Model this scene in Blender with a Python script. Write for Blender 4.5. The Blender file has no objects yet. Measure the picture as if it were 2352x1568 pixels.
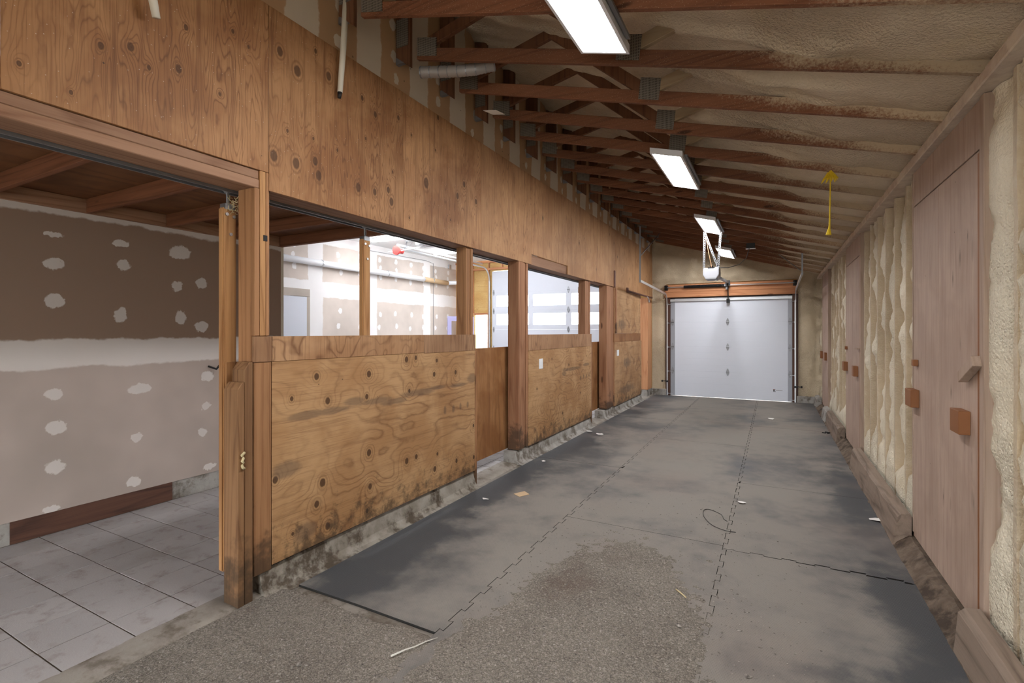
import bpy, bmesh, math, random
from mathutils import Vector, noise as mnoise

# ------------------------------------------------------------ camera, world, exposure
SC = bpy.context.scene
COL = SC.collection
cam = bpy.data.cameras.new('camera')
cam.sensor_width = 36.0
cam.lens = 1130.0 / 2352.0 * 36.0
cam.shift_y = -22.0 / 2352.0
cam.clip_start = 0.05
camo = bpy.data.objects.new('camera', cam)
COL.objects.link(camo)
camo.location = (0.0, 0.0, 1.60)
camo.rotation_euler = (math.radians(90.0), 0.0, math.atan(599.0 / 1130.0))
SC.camera = camo
SC.view_settings.view_transform = 'Standard'
SC.view_settings.look = 'None'
SC.view_settings.gamma = 1.0
SC.view_settings.use_curve_mapping = False
SC.view_settings.exposure = 1.72
PANEL_POWER = 20.0      # emission of the four LED panels over the aisle
STRIP_POWER = 27.0      # emission of the strip lights in the garage
world = bpy.data.worlds.new('overcast_sky')
SC.world = world
world.use_nodes = True
_w = world.node_tree
_w.nodes['Background'].inputs['Color'].default_value = (0.945, 0.975, 1.0, 1.0)
_w.nodes['Background'].inputs['Strength'].default_value = 4.0
SC.cycles.max_bounces = 7
SC.cycles.diffuse_bounces = 4
SC.cycles.glossy_bounces = 3
SC.cycles.caustics_reflective = False
SC.cycles.caustics_refractive = False
SC.cycles.adaptive_threshold = 0.06
random.seed(7)
R = random.Random(11)


# ------------------------------------------------------------ shader helpers
class G:
    def __init__(s, name):
        s.m = bpy.data.materials.new(name)
        s.m.use_nodes = True
        s.t = s.m.node_tree
        s.t.nodes.clear()
        s._p = s._r = None

    def N(s, kind, ins=None, **props):
        n = s.t.nodes.new('ShaderNode' + kind)
        for k, v in props.items():
            setattr(n, k, v)
        for k, v in (ins or {}).items():
            s.I(n, k, v)
        return n

    def I(s, n, k, v):
        sk = n.inputs[k]
        if isinstance(v, bpy.types.NodeSocket):
            s.t.links.new(v, sk)
        else:
            if sk.type == 'RGBA' and len(v) == 3:
                v = (*v, 1.0)
            sk.default_value = v

    @property
    def P(s):
        if s._p is None:
            s._p = s.N('TexCoord').outputs['Object']
        return s._p

    @property
    def rnd(s):
        if s._r is None:
            s._r = s.N('ObjectInfo').outputs['Random']
        return s._r

    def PR(s, k=31.0):
        c = s.N('CombineXYZ', {0: s.M('MULTIPLY', s.rnd, k), 1: s.M('MULTIPLY', s.rnd, k * 1.7), 2: s.M('MULTIPLY', s.rnd, k * .6)}).outputs[0]
        return s.V('ADD', s.P, c)

    def M(s, op, a, b=0.0, c=0.0, clamp=False):
        n = s.N('Math', operation=op, use_clamp=clamp)
        s.I(n, 0, a); s.I(n, 1, b)
        if op in ('MULTIPLY_ADD', 'SMOOTH_MIN'):
            s.I(n, 2, c)
        return n.outputs[0]

    def V(s, op, a, b=(0, 0, 0)):
        n = s.N('VectorMath', operation=op)
        s.I(n, 0, a)
        if op not in ('LENGTH',):
            s.I(n, 1, b)
        return n.outputs['Value' if op in ('LENGTH', 'DISTANCE', 'DOT_PRODUCT') else 'Vector']

    def sep(s, v):
        return s.N('SeparateXYZ', {0: v}).outputs

    def comb(s, x, y, z):
        return s.N('CombineXYZ', {0: x, 1: y, 2: z}).outputs[0]

    def noise(s, v, scale=1.0, det=2.0, rough=.5, dist=0.0):
        return s.N('TexNoise', {'Vector': v, 'Scale': scale, 'Detail': det, 'Roughness': rough, 'Distortion': dist}).outputs[0]

    def voro(s, v, scale=1.0, feature='F1', rnd=1.0):
        return s.N('TexVoronoi', {'Vector': v, 'Scale': scale, 'Randomness': rnd}, feature=feature)

    def ramp(s, f, stops, interp='LINEAR'):
        n = s.N('ValToRGB', {0: f})
        r = n.color_ramp
        r.interpolation = interp
        while len(r.elements) < len(stops):
            r.elements.new(.5)
        for e, (p, c) in zip(r.elements, stops):
            e.position = p
            e.color = (c, c, c, 1) if isinstance(c, (int, float)) else (*c, 1)
        return n.outputs[0]

    def mix(s, f, a, b, blend='MIX'):
        n = s.N('Mix', data_type='RGBA', blend_type=blend)
        s.I(n, 0, f); s.I(n, 6, a); s.I(n, 7, b)
        return n.outputs[2]

    def ss(s, x, a, b, lo=0.0, hi=1.0):
        n = s.N('MapRange', interpolation_type='SMOOTHSTEP')
        for k, v in zip(range(5), (x, a, b, lo, hi)):
            s.I(n, k, v)
        return n.outputs[0]

    def lin(s, x, a, b, lo=0.0, hi=1.0):
        n = s.N('MapRange')
        for k, v in zip(range(5), (x, a, b, lo, hi)):
            s.I(n, k, v)
        return n.outputs[0]

    def val(s, col, f):          # colour times a value
        c = s.comb(f, f, f)
        return s.mix(1.0, col, c, 'MULTIPLY')

    def out(s, color, rough=.7, bump=None, metal=0.0, spec=.3, emit=None, power=0.0):
        b = s.N('BsdfPrincipled')
        s.I(b, 'Base Color', color); s.I(b, 'Roughness', rough); s.I(b, 'Metallic', metal)
        s.I(b, 'Specular IOR Level', spec)
        if emit:
            s.I(b, 'Emission Color', emit); s.I(b, 'Emission Strength', power)
        if bump:
            bn = s.N('Bump', {'Strength': bump[1], 'Distance': bump[2], 'Height': bump[0]})
            s.I(b, 'Normal', bn.outputs[0])
        o = s.N('OutputMaterial')
        s.t.links.new(b.outputs[0], o.inputs[0])
        return s.m


def plain(name, col, rough=.5, metal=0.0, spec=.4, emit=None, power=0.0):
    return G(name).out(col, rough, None, metal, spec, emit, power)


def s2l(r, g, b):
    f = lambda c: ((c / 255 + .055) / 1.055) ** 2.4 if c > 10 else c / 255 / 12.92
    return (f(r), f(g), f(b))


def mul(c, k):
    return tuple(x * k for x in c)


def lumber(name, axis, light, dark, vary=.25, spray=None, grime=False):
    g = G(name)
    p = g.PR()
    sc = {'X': (.9, 14, 14), 'Y': (14, .9, 14), 'Z': (14, 14, .9)}[axis]
    q = g.V('MULTIPLY', p, sc)
    n = g.noise(q, 1.0, 4, .6, .6)
    ring = g.M('FRACT', g.M('MULTIPLY', g.noise(g.V('MULTIPLY', q, (.22, .22, .22)), 1.0, 1.5, .4), 16.0))
    ring = g.ramp(ring, [(0, .3), (.6, .0), (.9, 1.0), (1, .3)])
    fib = g.noise(g.V('MULTIPLY', q, (9, 9, 2.2) if axis == 'Z' else ((2.2, 9, 9) if axis == 'X' else (9, 2.2, 9))), 1.0, 2, .6)
    f = g.M('ADD', g.M('MULTIPLY', n, .75), g.M('ADD', g.M('MULTIPLY', ring, .22), g.M('MULTIPLY', fib, .3)))
    c = g.mix(g.ss(f, .42, .95), light, dark)
    sk = {'X': (2.0, 7, 7), 'Y': (7, 2.0, 7), 'Z': (7, 7, 2.0)}[axis]
    vo = g.voro(g.V('MULTIPLY', p, sk), 1.0)
    pick = g.M('GREATER_THAN', g.sep(vo.outputs['Color'])[0], .72)
    kn = g.M('MULTIPLY', g.ss(vo.outputs['Distance'], .16, .08), pick)
    c = g.mix(g.M('MULTIPLY', kn, .8), c, mul(dark, .35))
    if grime:
        z = g.sep(g.P)[2]
        gr = g.ss(g.M('ADD', g.noise(p, 5.0, 4, .65), g.lin(z, 0, .55, .28, -.2)), .5, .75)
        c = g.mix(g.M('MULTIPLY', gr, .75), c, (.035, .026, .018))
    hgt = g.M('ADD', g.M('MULTIPLY', fib, .6), n)
    if spray:
        x, y, z = g.sep(g.P)
        e = g.M('ADD', g.M('MULTIPLY', g.noise(p, 2.2, 3, .6), .75), g.M('MULTIPLY', g.noise(p, 70, 3, .7), .8))
        drop = g.M('SUBTRACT', z, g.M('MULTIPLY_ADD', x, -.2785, 3.085))
        m = g.ss(g.M('ADD', g.M('ADD', g.lin(x, -1.0, .75, -.46, .55), e), g.lin(drop, 0, .1, -.22, .12)), .78, 1.22)
        c = g.mix(m, c, spray)
        sv = g.voro(g.V('ADD', p, (3, 1, 2)), 120)
        sp = g.M('MULTIPLY', g.ss(sv.outputs['Distance'], .28, .14), g.M('LESS_THAN', g.sep(sv.outputs['Color'])[0], .5))
        c = g.mix(g.M('MULTIPLY', sp, .45), c, spray)
        hgt = g.M('ADD', hgt, g.M('MULTIPLY', m, g.noise(p, 130, 2, .6)))
    c = g.val(c, g.lin(g.rnd, 0, 1, 1 - vary, 1 + vary))
    return g.out(c, .72, (hgt, .25, .004), spec=.25)


def plywood(name, axis, light, mid, dark, freq=11.0, halo_k=.38, kst=(.62, 1.15), kdark=.9, glint=0.0, stretch=(.45, 2.0), knots=None, ks=3.0, kp=.6, line=.55, stains=None, splash=False, vary=.1, weather=.5):
    """sheet in the local YZ plane; axis = grain direction"""
    g = G(name)
    p = g.P if knots else g.PR()
    x, y, z = g.sep(p)
    al, ac = (y, z) if axis == 'Y' else (z, y)
    q = g.comb(g.M('MULTIPLY', x, 2.0), g.M('MULTIPLY', al, stretch[0]), g.M('MULTIPLY', ac, stretch[1]))
    field = g.noise(q, 1.0, 1.6, .42, .3)
    wob = g.noise(g.comb(x, g.M('MULTIPLY', al, 5.0), g.M('MULTIPLY', ac, 9.0)), 1.0, 3, .6)
    field = g.M('ADD', field, g.M('MULTIPLY', wob, .055))
    if knots:
        dmin = None
        for i, (ky, kz, kr) in enumerate(knots):
            d = g.V('LENGTH', g.V('MULTIPLY', g.V('SUBTRACT', g.P, (0, ky, kz)), (0, 1.0 / kr, (.82 if axis == 'Y' else .68) / kr)))
            dmin = d if dmin is None else g.M('MINIMUM', dmin, d)
        halo = g.M('EXPONENT', g.M('MULTIPLY', dmin, -.42))
        core = g.ss(g.M('ADD', dmin, g.M('MULTIPLY', g.noise(p, 60, 2), .25)), 1.25, .85)
        ringk = g.ss(g.M('ABSOLUTE', g.M('SUBTRACT', dmin, 1.55)), .35, .05)
        field = g.M('ADD', field, g.M('MULTIPLY', halo, halo_k))
    else:
        vq = g.comb(x, g.M('MULTIPLY', al, ks * kst[0]), g.M('MULTIPLY', ac, ks * kst[1]))
        vo = g.voro(vq, 1.0)
        pick = g.M('LESS_THAN', g.sep(vo.outputs['Color'])[0], kp)
        size = g.lin(g.sep(vo.outputs['Color'])[1], 0, 1, .5, 1.15)
        d = g.M('DIVIDE', vo.outputs['Distance'], size)
        core = g.M('MULTIPLY', g.ss(g.M('ADD', d, g.M('MULTIPLY', g.noise(p, 45, 2), .03)), .125, .07), pick)
        ringk = g.M('MULTIPLY', g.ss(d, .26, .10), pick)
        field = g.M('ADD', field, g.M('MULTIPLY', g.M('MULTIPLY', g.M('EXPONENT', g.M('MULTIPLY', d, -7.0)), pick), .26))
    t = g.M('FRACT', g.M('MULTIPLY', field, freq))
    t = g.ramp(t, [(0, .35), (.14, 0), (.70, .05), (.90, 1), (1, .35)])
    con = g.ss(g.noise(p, 1.7, 2, .5), .35, .65, .25, 1.0)
    fib = g.noise(g.comb(x, g.M('MULTIPLY', al, 3.0), g.M('MULTIPLY', ac, 120.0)), 1.0, 3, .65)
    fib2 = g.noise(g.comb(x, g.M('MULTIPLY', al, .9), g.M('MULTIPLY', ac, 22.0)), 1.0, 3, .6)
    blot = g.noise(p, 2.3, 4, .55, .5)
    c = g.mix(g.ss(blot, .36, .66), light, mid)
    c = g.mix(g.M('MULTIPLY', g.ss(fib, .48, .78), .55), c, dark)
    c = g.mix(g.M('MULTIPLY', g.ss(fib2, .48, .75), weather), c, mul(dark, 1.25))
    c = g.mix(g.M('MULTIPLY', g.M('MULTIPLY', t, con), line), c, dark)
    c = g.mix(g.M('MULTIPLY', ringk, .45), c, mul(mid, .55))
    c = g.mix(g.M('MULTIPLY', core, kdark), c, mul(dark, .38))
    if glint:
        gv = g.voro(g.V('ADD', p, (1, 2, 6)), 42)
        gm = g.M('MULTIPLY', g.ss(gv.outputs['Distance'], .12, .05), g.M('LESS_THAN', g.sep(gv.outputs['Color'])[0], .3))
        c = g.mix(g.M('MULTIPLY', gm, glint), c, (.62, .52, .42))
    nail = g.voro(g.V('ADD', p, (0, 5, 3)), 9.0)
    nm = g.M('MULTIPLY', g.ss(nail.outputs['Distance'], .05, .03), g.M('LESS_THAN', g.sep(nail.outputs['Color'])[1], .3))
    c = g.mix(g.M('MULTIPLY', nm, .8), c, (.03, .02, .015))
    if stains:
        dm = None
        wv = g.M('MULTIPLY', g.M('SUBTRACT', g.noise(g.P, 6.0, 4, .6), .5), 1.1)
        for (sy, sz, ry, rz) in stains:
            d = g.V('LENGTH', g.V('MULTIPLY', g.V('SUBTRACT', g.P, (0, sy, sz)), (0, 1.0 / ry, 1.0 / rz)))
            dm = d if dm is None else g.M('MINIMUM', dm, d)
        st = g.ss(g.M('ADD', dm, wv), 1.15, .55)
        c = g.mix(g.M('MULTIPLY', st, .5), c, (.075, .055, .045))
    if splash:
        zz = g.sep(g.P)[2]
        sp = g.ss(g.M('ADD', g.noise(g.P, 9.0, 5, .68), g.lin(zz, .12, .75, .17, -.3)), .5, .72)
        c = g.mix(g.M('MULTIPLY', sp, .7), c, (.035, .027, .019))
    c = g.val(c, g.lin(g.rnd, 0, 1, 1 - vary, 1 + vary))
    h = g.M('ADD', g.M('MULTIPLY', fib, .5), g.M('ADD', g.M('MULTIPLY', core, -.8), g.M('MULTIPLY', t, -.25)))
    return g.out(c, .62, (h, .22, .003), spec=.3)


def drywall(name, paper, mud, hb=(), vb=(), blobs=(), period=None, vary=.35, upper=None):
    g = G(name)
    x, y, z = g.sep(g.P)
    w = g.M('SUBTRACT', g.noise(g.P, 3.2, 4, .62), .5)
    w2 = g.M('SUBTRACT', g.noise(g.P, 30.0, 2, .6), .5)
    wig = g.M('ADD', g.M('MULTIPLY', w, .10), g.M('MULTIPLY', w2, .016))
    m = None
    for lst, ax in ((hb, z), (vb, y)):
        for a, b in lst:
            d = g.M('SUBTRACT', g.M('ABSOLUTE', g.M('SUBTRACT', g.M('ADD', ax, wig), (a + b) / 2)), (b - a) / 2)
            e = g.ss(d, .010, -.012)
            m = e if m is None else g.M('MAXIMUM', m, e)
    if period:
        T, off, half = period
        d = g.M('PINGPONG', g.M('SUBTRACT', g.M('ADD', y, wig), off), T / 2)
        e = g.ss(d, half + .008, half - .008)
        m = e if m is None else g.M('MAXIMUM', m, e)
    if blobs:
        w3 = g.M('SUBTRACT', g.noise(g.V('ADD', g.P, (0, 3, 8)), 13.0, 3, .6), .5)
        P2 = g.V('ADD', g.P, g.comb(0.0, g.M('ADD', g.M('MULTIPLY', w3, .075), g.M('MULTIPLY', w2, .03)), g.M('MULTIPLY', g.M('ADD', w2, g.M('MULTIPLY', w, 1.6)), .045)))
        dm = None
        for (by, bz, ry, rz) in blobs:
            d = g.V('LENGTH', g.V('MULTIPLY', g.V('SUBTRACT', P2, (0, by, bz)), (0, 1 / ry, 1 / rz)))
            dm = d if dm is None else g.M('MINIMUM', dm, d)
        e = g.ss(dm, 1.06, .86)
        m = e if m is None else g.M('MAXIMUM', m, e)
    dust = g.noise(g.P, 1.1, 3, .55)
    pc = g.mix(g.ss(dust, .3, .7), mul(paper, 1 - vary * .3), mul(paper, 1 + vary * .3))
    if upper:      # the upper board has browner paper than the lower one
        pc = g.mix(g.M('GREATER_THAN', z, upper[0]), pc, mul(upper[1], 1.0))
    mc = g.mix(g.M('MULTIPLY', g.noise(g.P, 2.5, 4, .6), .5), mud, mul(mud, .8))
    c = g.mix(m, pc, mc) if m else pc
    sc = g.voro(g.P, 5.0)
    sm = g.M('MULTIPLY', g.ss(sc.outputs['Distance'], .05, .02), g.M('LESS_THAN', g.sep(sc.outputs['Color'])[0], .35))
    c = g.mix(g.M('MULTIPLY', sm, .6), c, (.04, .035, .03))
    h = g.M('ADD', m if m else 0.0, g.M('MULTIPLY', g.noise(g.P, 40, 2), .1))
    return g.out(c, .85, (h, .15, .004), spec=.15)


def foam_mat(name, col, deep, yell, cover=False):
    g = G(name)
    p = g.P
    n1 = g.noise(p, 120, 3, .7)
    n2 = g.noise(p, 30, 4, .65)
    v = g.voro(p, 62).outputs['Distance']
    h = g.M('ADD', g.M('MULTIPLY', v, -.8), g.M('ADD', g.M('MULTIPLY', n1, .6), g.M('MULTIPLY', n2, .9)))
    c = g.mix(g.ss(g.noise(p, 1.6, 4, .6, .4), .35, .7), col, deep)
    c = g.mix(g.M('MULTIPLY', g.ss(g.noise(g.V('ADD', p, (4, 4, 4)), 3.1, 3, .6), .55, .75), .5), c, yell)
    if cover:      # thin overspray on bare studs and sides is browner; recess shade is painted in
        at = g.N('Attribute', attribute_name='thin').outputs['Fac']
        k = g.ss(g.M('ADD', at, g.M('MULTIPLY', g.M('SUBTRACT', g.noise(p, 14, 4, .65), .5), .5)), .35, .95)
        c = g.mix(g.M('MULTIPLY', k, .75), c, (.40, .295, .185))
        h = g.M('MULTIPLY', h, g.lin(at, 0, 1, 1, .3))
    rough = g.ss(g.noise(p, 1.1, 3, .55), .4, .62, .35, 1.0)
    h = g.M('MULTIPLY', h, rough)
    return g.out(c, .55, (h, .9, .016), spec=.38)


def concrete(name, a, b, dirt=None, scale=6.0):
    g = G(name)
    n = g.noise(g.P, scale, 5, .62)
    c = g.mix(g.ss(n, .35, .68), a, b)
    if dirt:
        c = g.mix(g.ss(g.noise(g.V('ADD', g.P, (9, 2, 5)), 4.5, 5, .68), .48, .64), c, dirt)
    pits = g.ss(g.voro(g.P, 60).outputs['Distance'], .25, .1)
    h = g.M('SUBTRACT', g.noise(g.P, 45, 4, .6), g.M('MULTIPLY', pits, .25))
    return g.out(c, .85, (h, .35, .006), spec=.2)


# ------------------------------------------------------------ materials
PB0 = 2.47            # lower edge of the plywood band
C_FOAM = (.56, .485, .345)
M = {}
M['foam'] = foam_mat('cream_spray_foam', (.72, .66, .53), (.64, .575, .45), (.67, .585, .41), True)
M['foam_roof'] = foam_mat('tan_spray_foam', (.62, .52, .39), (.54, .44, .32), (.56, .46, .30))
M['foam_end'] = foam_mat('yellow_spray_foam', (.60, .505, .365), (.48, .395, .275), (.55, .445, .29))
M['truss'] = lumber('red_brown_truss_lumber', 'X', (.180, .074, .038), (.088, .033, .017), .18, spray=(.42, .325, .225))
M['truss_v'] = lumber('truss_web_lumber', 'Z', (.15, .065, .032), (.07, .028, .014), .15)
M['post'] = lumber('orange_brown_post_lumber', 'Z', (.36, .185, .088), (.17, .074, .032), .1, grime=True)
M['post_far'] = lumber('pinkish_post_lumber', 'Z', (.37, .19, .105), (.20, .085, .042), .12, grime=True)
M['stile'] = lumber('golden_stile_lumber', 'Z', (.46, .25, .11), (.25, .115, .045), .06)
M['guide'] = lumber('weathered_guide_lumber', 'Z', (.25, .135, .065), (.115, .052, .024), .1, grime=True)
M['beam'] = lumber('header_lumber', 'Y', (.33, .19, .12), (.19, .09, .05), .12)
M['joist'] = lumber('loft_joist_lumber', 'X', (.22, .088, .045), (.10, .036, .018), .12)
M['fir'] = lumber('fresh_fir_lumber', 'X', (.55, .26, .13), (.36, .14, .065), .1)
M['fir_v'] = lumber('fresh_fir_stud', 'Z', (.56, .29, .15), (.40, .17, .08), .1)
UP = dict(halo_k=.16, kdark=.75, glint=.6, light=(.385, .198, .086), mid=(.270, .122, .048), dark=(.115, .046, .018), freq=26, stretch=(.7, 7.0), line=.72, weather=.7)
M['upper'] = plywood('vertical_grain_plywood', 'Z', ks=3.6, kp=.45, **UP)
K2 = [(1.12, 2.923, .013), (1.239, 2.978, .016), (1.845, 3.288, .009), (1.456, 2.975, .017), (1.318, 2.916, .010), (1.493, 3.211, .012), (1.749, 3.329, .010), (1.01, 2.66, .008), (.84, 2.706, .009), (1.674, 2.936, .009)]
K3 = [(2.055, 3.367, .022), (2.184, 3.304, .027), (2.44, 3.388, .023), (2.012, 2.697, .027), (2.174, 2.698, .027), (2.326, 2.759, .022), (2.355, 2.669, .025), (2.329, 3.508, .013), (2.759, 3.369, .015), (2.897, 3.298, .018), (3.165, 3.377, .016), (2.719, 2.683, .026),
      (2.892, 2.691, .020), (3.045, 2.747, .020), (3.081, 2.66, .025), (2.109, 2.887, .010), (2.311, 2.908, .009), (2.795, 3.075, .010), (2.518, 2.896, .010), (3.096, 2.906, .011)]
K4 = [(3.712, 3.588, .018), (3.537, 2.935, .036), (4.149, 3.085, .023), (4.033, 2.939, .024), (4.371, 2.962, .022), (3.332, 3.292, .010), (3.304, 2.575, .010), (3.914, 2.679, .010), (3.672, 3.272, .010)]
M['upper_b'] = plywood('vertical_grain_plywood_small_knots', 'Z', knots=[(y - .785, z - 2.58, r) for y, z, r in K2], **UP)
M['upper_c'] = plywood('vertical_grain_plywood_many_knots', 'Z', knots=[(y - 1.98, z - PB0, r) for y, z, r in K3], **dict(UP, light=(.40, .208, .092)))
M['upper_d'] = plywood('vertical_grain_plywood_cathedral_knot', 'Z', knots=[(y - 3.232, z - PB0, r) for y, z, r in K4], **dict(UP, light=(.425, .226, .102)))
M['upper_far'] = plywood('vertical_grain_plywood_pale', 'Z', (.45, .25, .118), (.355, .18, .080), (.150, .063, .027), glint=.3, freq=22, stretch=(.6, 6.5), ks=5.2, kp=.72, line=.55, weather=.55)
M['door_ply'] = plywood('stall_door_plywood', 'Z', (.36, .18, .075), (.25, .11, .04), (.12, .045, .017), freq=9, ks=4.0, kp=.3, line=.4)
M['loft_ply'] = plywood('loft_deck_plywood', 'Y', (.24, .105, .045), (.17, .07, .03), (.08, .03, .014), freq=10, ks=3.0, kp=.4)
M['trim_ply'] = plywood('trim_strip_plywood', 'Z', (.40, .235, .125), (.31, .165, .08), (.125, .055, .025), freq=9, stretch=(3.4, 4.2), ks=5.5, kp=.25, line=.85)
M['trim_ply2'] = plywood('trim_strip_plywood_streaked', 'Z', (.37, .215, .12), (.29, .155, .08), (.13, .06, .03), freq=9, stretch=(.9, 6.5), ks=7, kp=.4, line=.7)
KN = [(2.337, 1.296, .021), (2.829, 1.276, .023), (3.268, 1.366, .023), (3.391, 1.375, .018), (3.694, 1.336, .017), (3.653, 1.212, .021), (3.999, 1.206, .02), (2.141, 1.168, .014), (2.432, 1.119, .022),
      (2.806, 1.105, .019), (3.304, 1.096, .016), (2.829, .671, .024), (3.271, .504, .024), (3.398, .513, .02), (3.703, .471, .015), (3.663, .341, .024), (4.014, .335, .02), (4.323, .629, .017),
      (2.022, .675, .02), (2.388, .56, .026), (2.841, .409, .021), (2.338, .427, .022), (2.433, .245, .022), (2.809, .23, .017), (4.329, .301, .02), (2.148, .294, .011)]
ST = [(2.26, 1.045, .19, .032), (2.5, 1.045, .18, .03), (2.68, 1.085, .14, .034), (2.9, 1.06, .2, .028), (3.1, 1.03, .16, .03), (3.45, 1.07, .24, .034), (3.7, 1.085, .14, .022), (4.05, 1.075, .18, .022), (4.3, 1.12, .1, .055),
      (3.822, .86, .025, .045), (3.961, .854, .026, .042), (4.085, .862, .022, .04), (4.214, .862, .022, .035), (2.1, .72, .12, .06), (2.25, .27, .1, .07)]
LO = lambda nm, kn, st, fr, strch: plywood(nm, 'Y', (.455, .275, .138), (.355, .193, .086), (.155, .070, .030), freq=fr, stretch=strch, knots=kn, line=.68, stains=st, splash=True, vary=.02, weather=.42)
OFF = Vector((-2.745, 2.0, 0.0))
M['panel'] = LO('large_knotty_plywood', [(y - 2.0, z, r) for y, z, r in KN], [(y - 2.0, z, a, b) for y, z, a, b in ST], 15, (.75, 2.6))
M['panel2'] = LO('swirly_grain_plywood', [(.25, .85, .016), (1.4, 1.1, .018), (1.9, .62, .016), (1.15, .4, .02), (.75, 1.22, .013), (2.2, 1.2, .012)],
                 [(1.55, 1.03, .5, .03), (1.2, .98, .1, .035), (2.2, 1.06, .2, .03), (1.92, .86, .035, .04), (2.06, .87, .035, .04), (2.2, .87, .035, .042), (2.33, .88, .03, .045)], 19, (1.3, 3.0))
M['panel3'] = LO('plain_blotched_plywood', [(.9, .95, .02), (1.0, .4, .02)], [(.9, .95, .35, .12), (.9, .4, .7, .1)], 6, (1.2, 2.0))
M['hatch'] = plywood('pinkish_hatch_plywood', 'Z', (.425, .318, .258), (.365, .266, .213), (.22, .138, .105), freq=9, stretch=(.3, 4.5), ks=7.5, kst=(.42, 1.5), kp=.42, line=.25, vary=.05, kdark=.6)
M['hatch_trim'] = lumber('pinkish_casing_lumber', 'Z', (.375, .282, .225), (.27, .19, .145), .06)
M['block'] = plain('orange_brown_block_wood', (.22, .085, .028), .6)
M['jamb'] = plain('dark_brown_jamb_paint', (.085, .035, .022), .5)
M['galv'] = plain('galvanised_steel', (.60, .62, .65), .38, .85)
M['galv_dark'] = plain('dull_steel', (.28, .29, .31), .45, .8)
M['black'] = plain('black_metal', (.012, .012, .014), .45, .2)
M['dark'] = plain('dark_gap_wood', (.03, .018, .012), .8)
M['white'] = plain('white_plastic', (.78, .80, .84), .35)
M['white_metal'] = plain('white_painted_steel', (.80, .82, .86), .42)
M['white_trim'] = plain('cream_painted_pipe', (.62, .58, .49), .6)
M['brown_trim'] = plain('brown_painted_wood', (.12, .05, .035), .6)
M['osb'] = plywood('oriented_strand_board', 'Y', (.62, .42, .17), (.55, .34, .12), (.34, .19, .06), freq=22, stretch=(4, 7), ks=9, kp=.2, line=.5)
M['ceil_white'] = plain('white_ceiling_board', (.82, .82, .82), .8)
M['lilac'] = plain('lilac_door_paint', (.40, .38, .62), .5)
M['red'] = plain('red_drum_paint', (.62, .045, .04), .4)
M['yellow'] = plain('yellow_nylon_rope', (.80, .58, .02), .6)
M['paper'] = plain('white_paper', (.75, .74, .72), .8)
M['card'] = plain('tan_cardboard', (.52, .38, .24), .85)
M['straw'] = plain('dry_straw', (.50, .42, .25), .8)
M['wire'] = plain('dark_wire', (.03, .028, .026), .5)
M['string'] = plain('pale_string', (.55, .53, .48), .8)
M['led'] = plain('lit_diffuser', (.9, .9, .9), .5, emit=(1.0, .99, .985), power=PANEL_POWER)
M['strip'] = plain('lit_strip_diffuser', (.9, .9, .9), .5, emit=(.95, .97, 1.0), power=STRIP_POWER)
M['strap'] = plain('grey_perforated_strap', (.24, .25, .27), .5, .2)
M['opener'] = plain('opener_plastic', (.40, .41, .45), .4)
M['led_rim'] = plain('white_lamp_trim', (.72, .74, .80), .4)
M['door_white'] = plain('white_insulated_panel', (.665, .71, .80), .5)
M['gdoor_white'] = plain('white_garage_panel', (.58, .61, .68), .45)


def glass():
    g = G('window_glass')
    a = g.N('BsdfTransparent', {'Color': (.96, .98, 1.0, 1)}).outputs[0]
    b = g.N('BsdfGlossy', {'Roughness': .03}).outputs[0]
    mx = g.N('MixShader', {0: .05})
    g.t.links.new(a, mx.inputs[1]); g.t.links.new(b, mx.inputs[2])
    o = g.N('OutputMaterial'); g.t.links.new(mx.outputs[0], o.inputs[0])
    return g.m


M['glass'] = glass()


def nailplate():
    g = G('punched_nail_plate')
    x, y, z = g.sep(g.P)
    a = g.M('FRACT', g.M('MULTIPLY', x, 95.0)); b = g.M('FRACT', g.M('MULTIPLY', z, 55.0))
    slot = g.M('MULTIPLY', g.ss(g.M('ABSOLUTE', g.M('SUBTRACT', a, .5)), .3, .18), g.ss(g.M('ABSOLUTE', g.M('SUBTRACT', b, .5)), .42, .3))
    c = g.mix(slot, (.20, .175, .145), (.03, .024, .02))
    return g.out(c, .55, (slot, -.4, .004), .15, .4)


M['plate'] = nailplate()


def pavers_mat():
    g = G('pinkish_grey_pavers')
    at = g.N('Attribute', attribute_name='tone').outputs['Fac']
    c = g.mix(at, (.355, .338, .338), (.41, .39, .39))
    c = g.mix(g.ss(g.noise(g.P, 7, 5, .65), .5, .72), c, (.285, .255, .243))
    c = g.mix(g.M('MULTIPLY', g.ss(g.noise(g.P, 90, 3, .6), .62, .75), .5), c, (.52, .50, .47))
    sn = g.ss(g.noise(g.P, 2.2, 3, .6), .55, .75)
    c = g.mix(g.M('MULTIPLY', sn, .35), c, (.25, .225, .195))
    return g.out(c, .82, (g.noise(g.P, 110, 4, .65), .3, .004), spec=.2)


M['paver'] = pavers_mat()
M['joint'] = concrete('sandy_joint_fill', (.10, .08, .062), (.06, .046, .036))
M['curb'] = concrete('stained_concrete', (.30, .275, .24), (.20, .175, .145), (.075, .058, .042))
M['curb_far'] = concrete('grey_concrete', (.36, .345, .325), (.25, .235, .215), (.13, .11, .09))
M['lip'] = concrete('worn_concrete_threshold', (.30, .275, .245), (.225, .20, .175), (.15, .125, .10), 4.0)
M['slab'] = concrete('dusty_concrete_slab', (.27, .25, .225), (.19, .17, .15), (.12, .10, .08), 3.0)
M['timber'] = lumber('grey_weathered_timber', 'Y', (.235, .18, .14), (.11, .078, .058), .2, grime=False)
M['old_sill'] = lumber('dark_rotten_sill', 'Y', (.12, .058, .040), (.05, .026, .02), .1)


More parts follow.
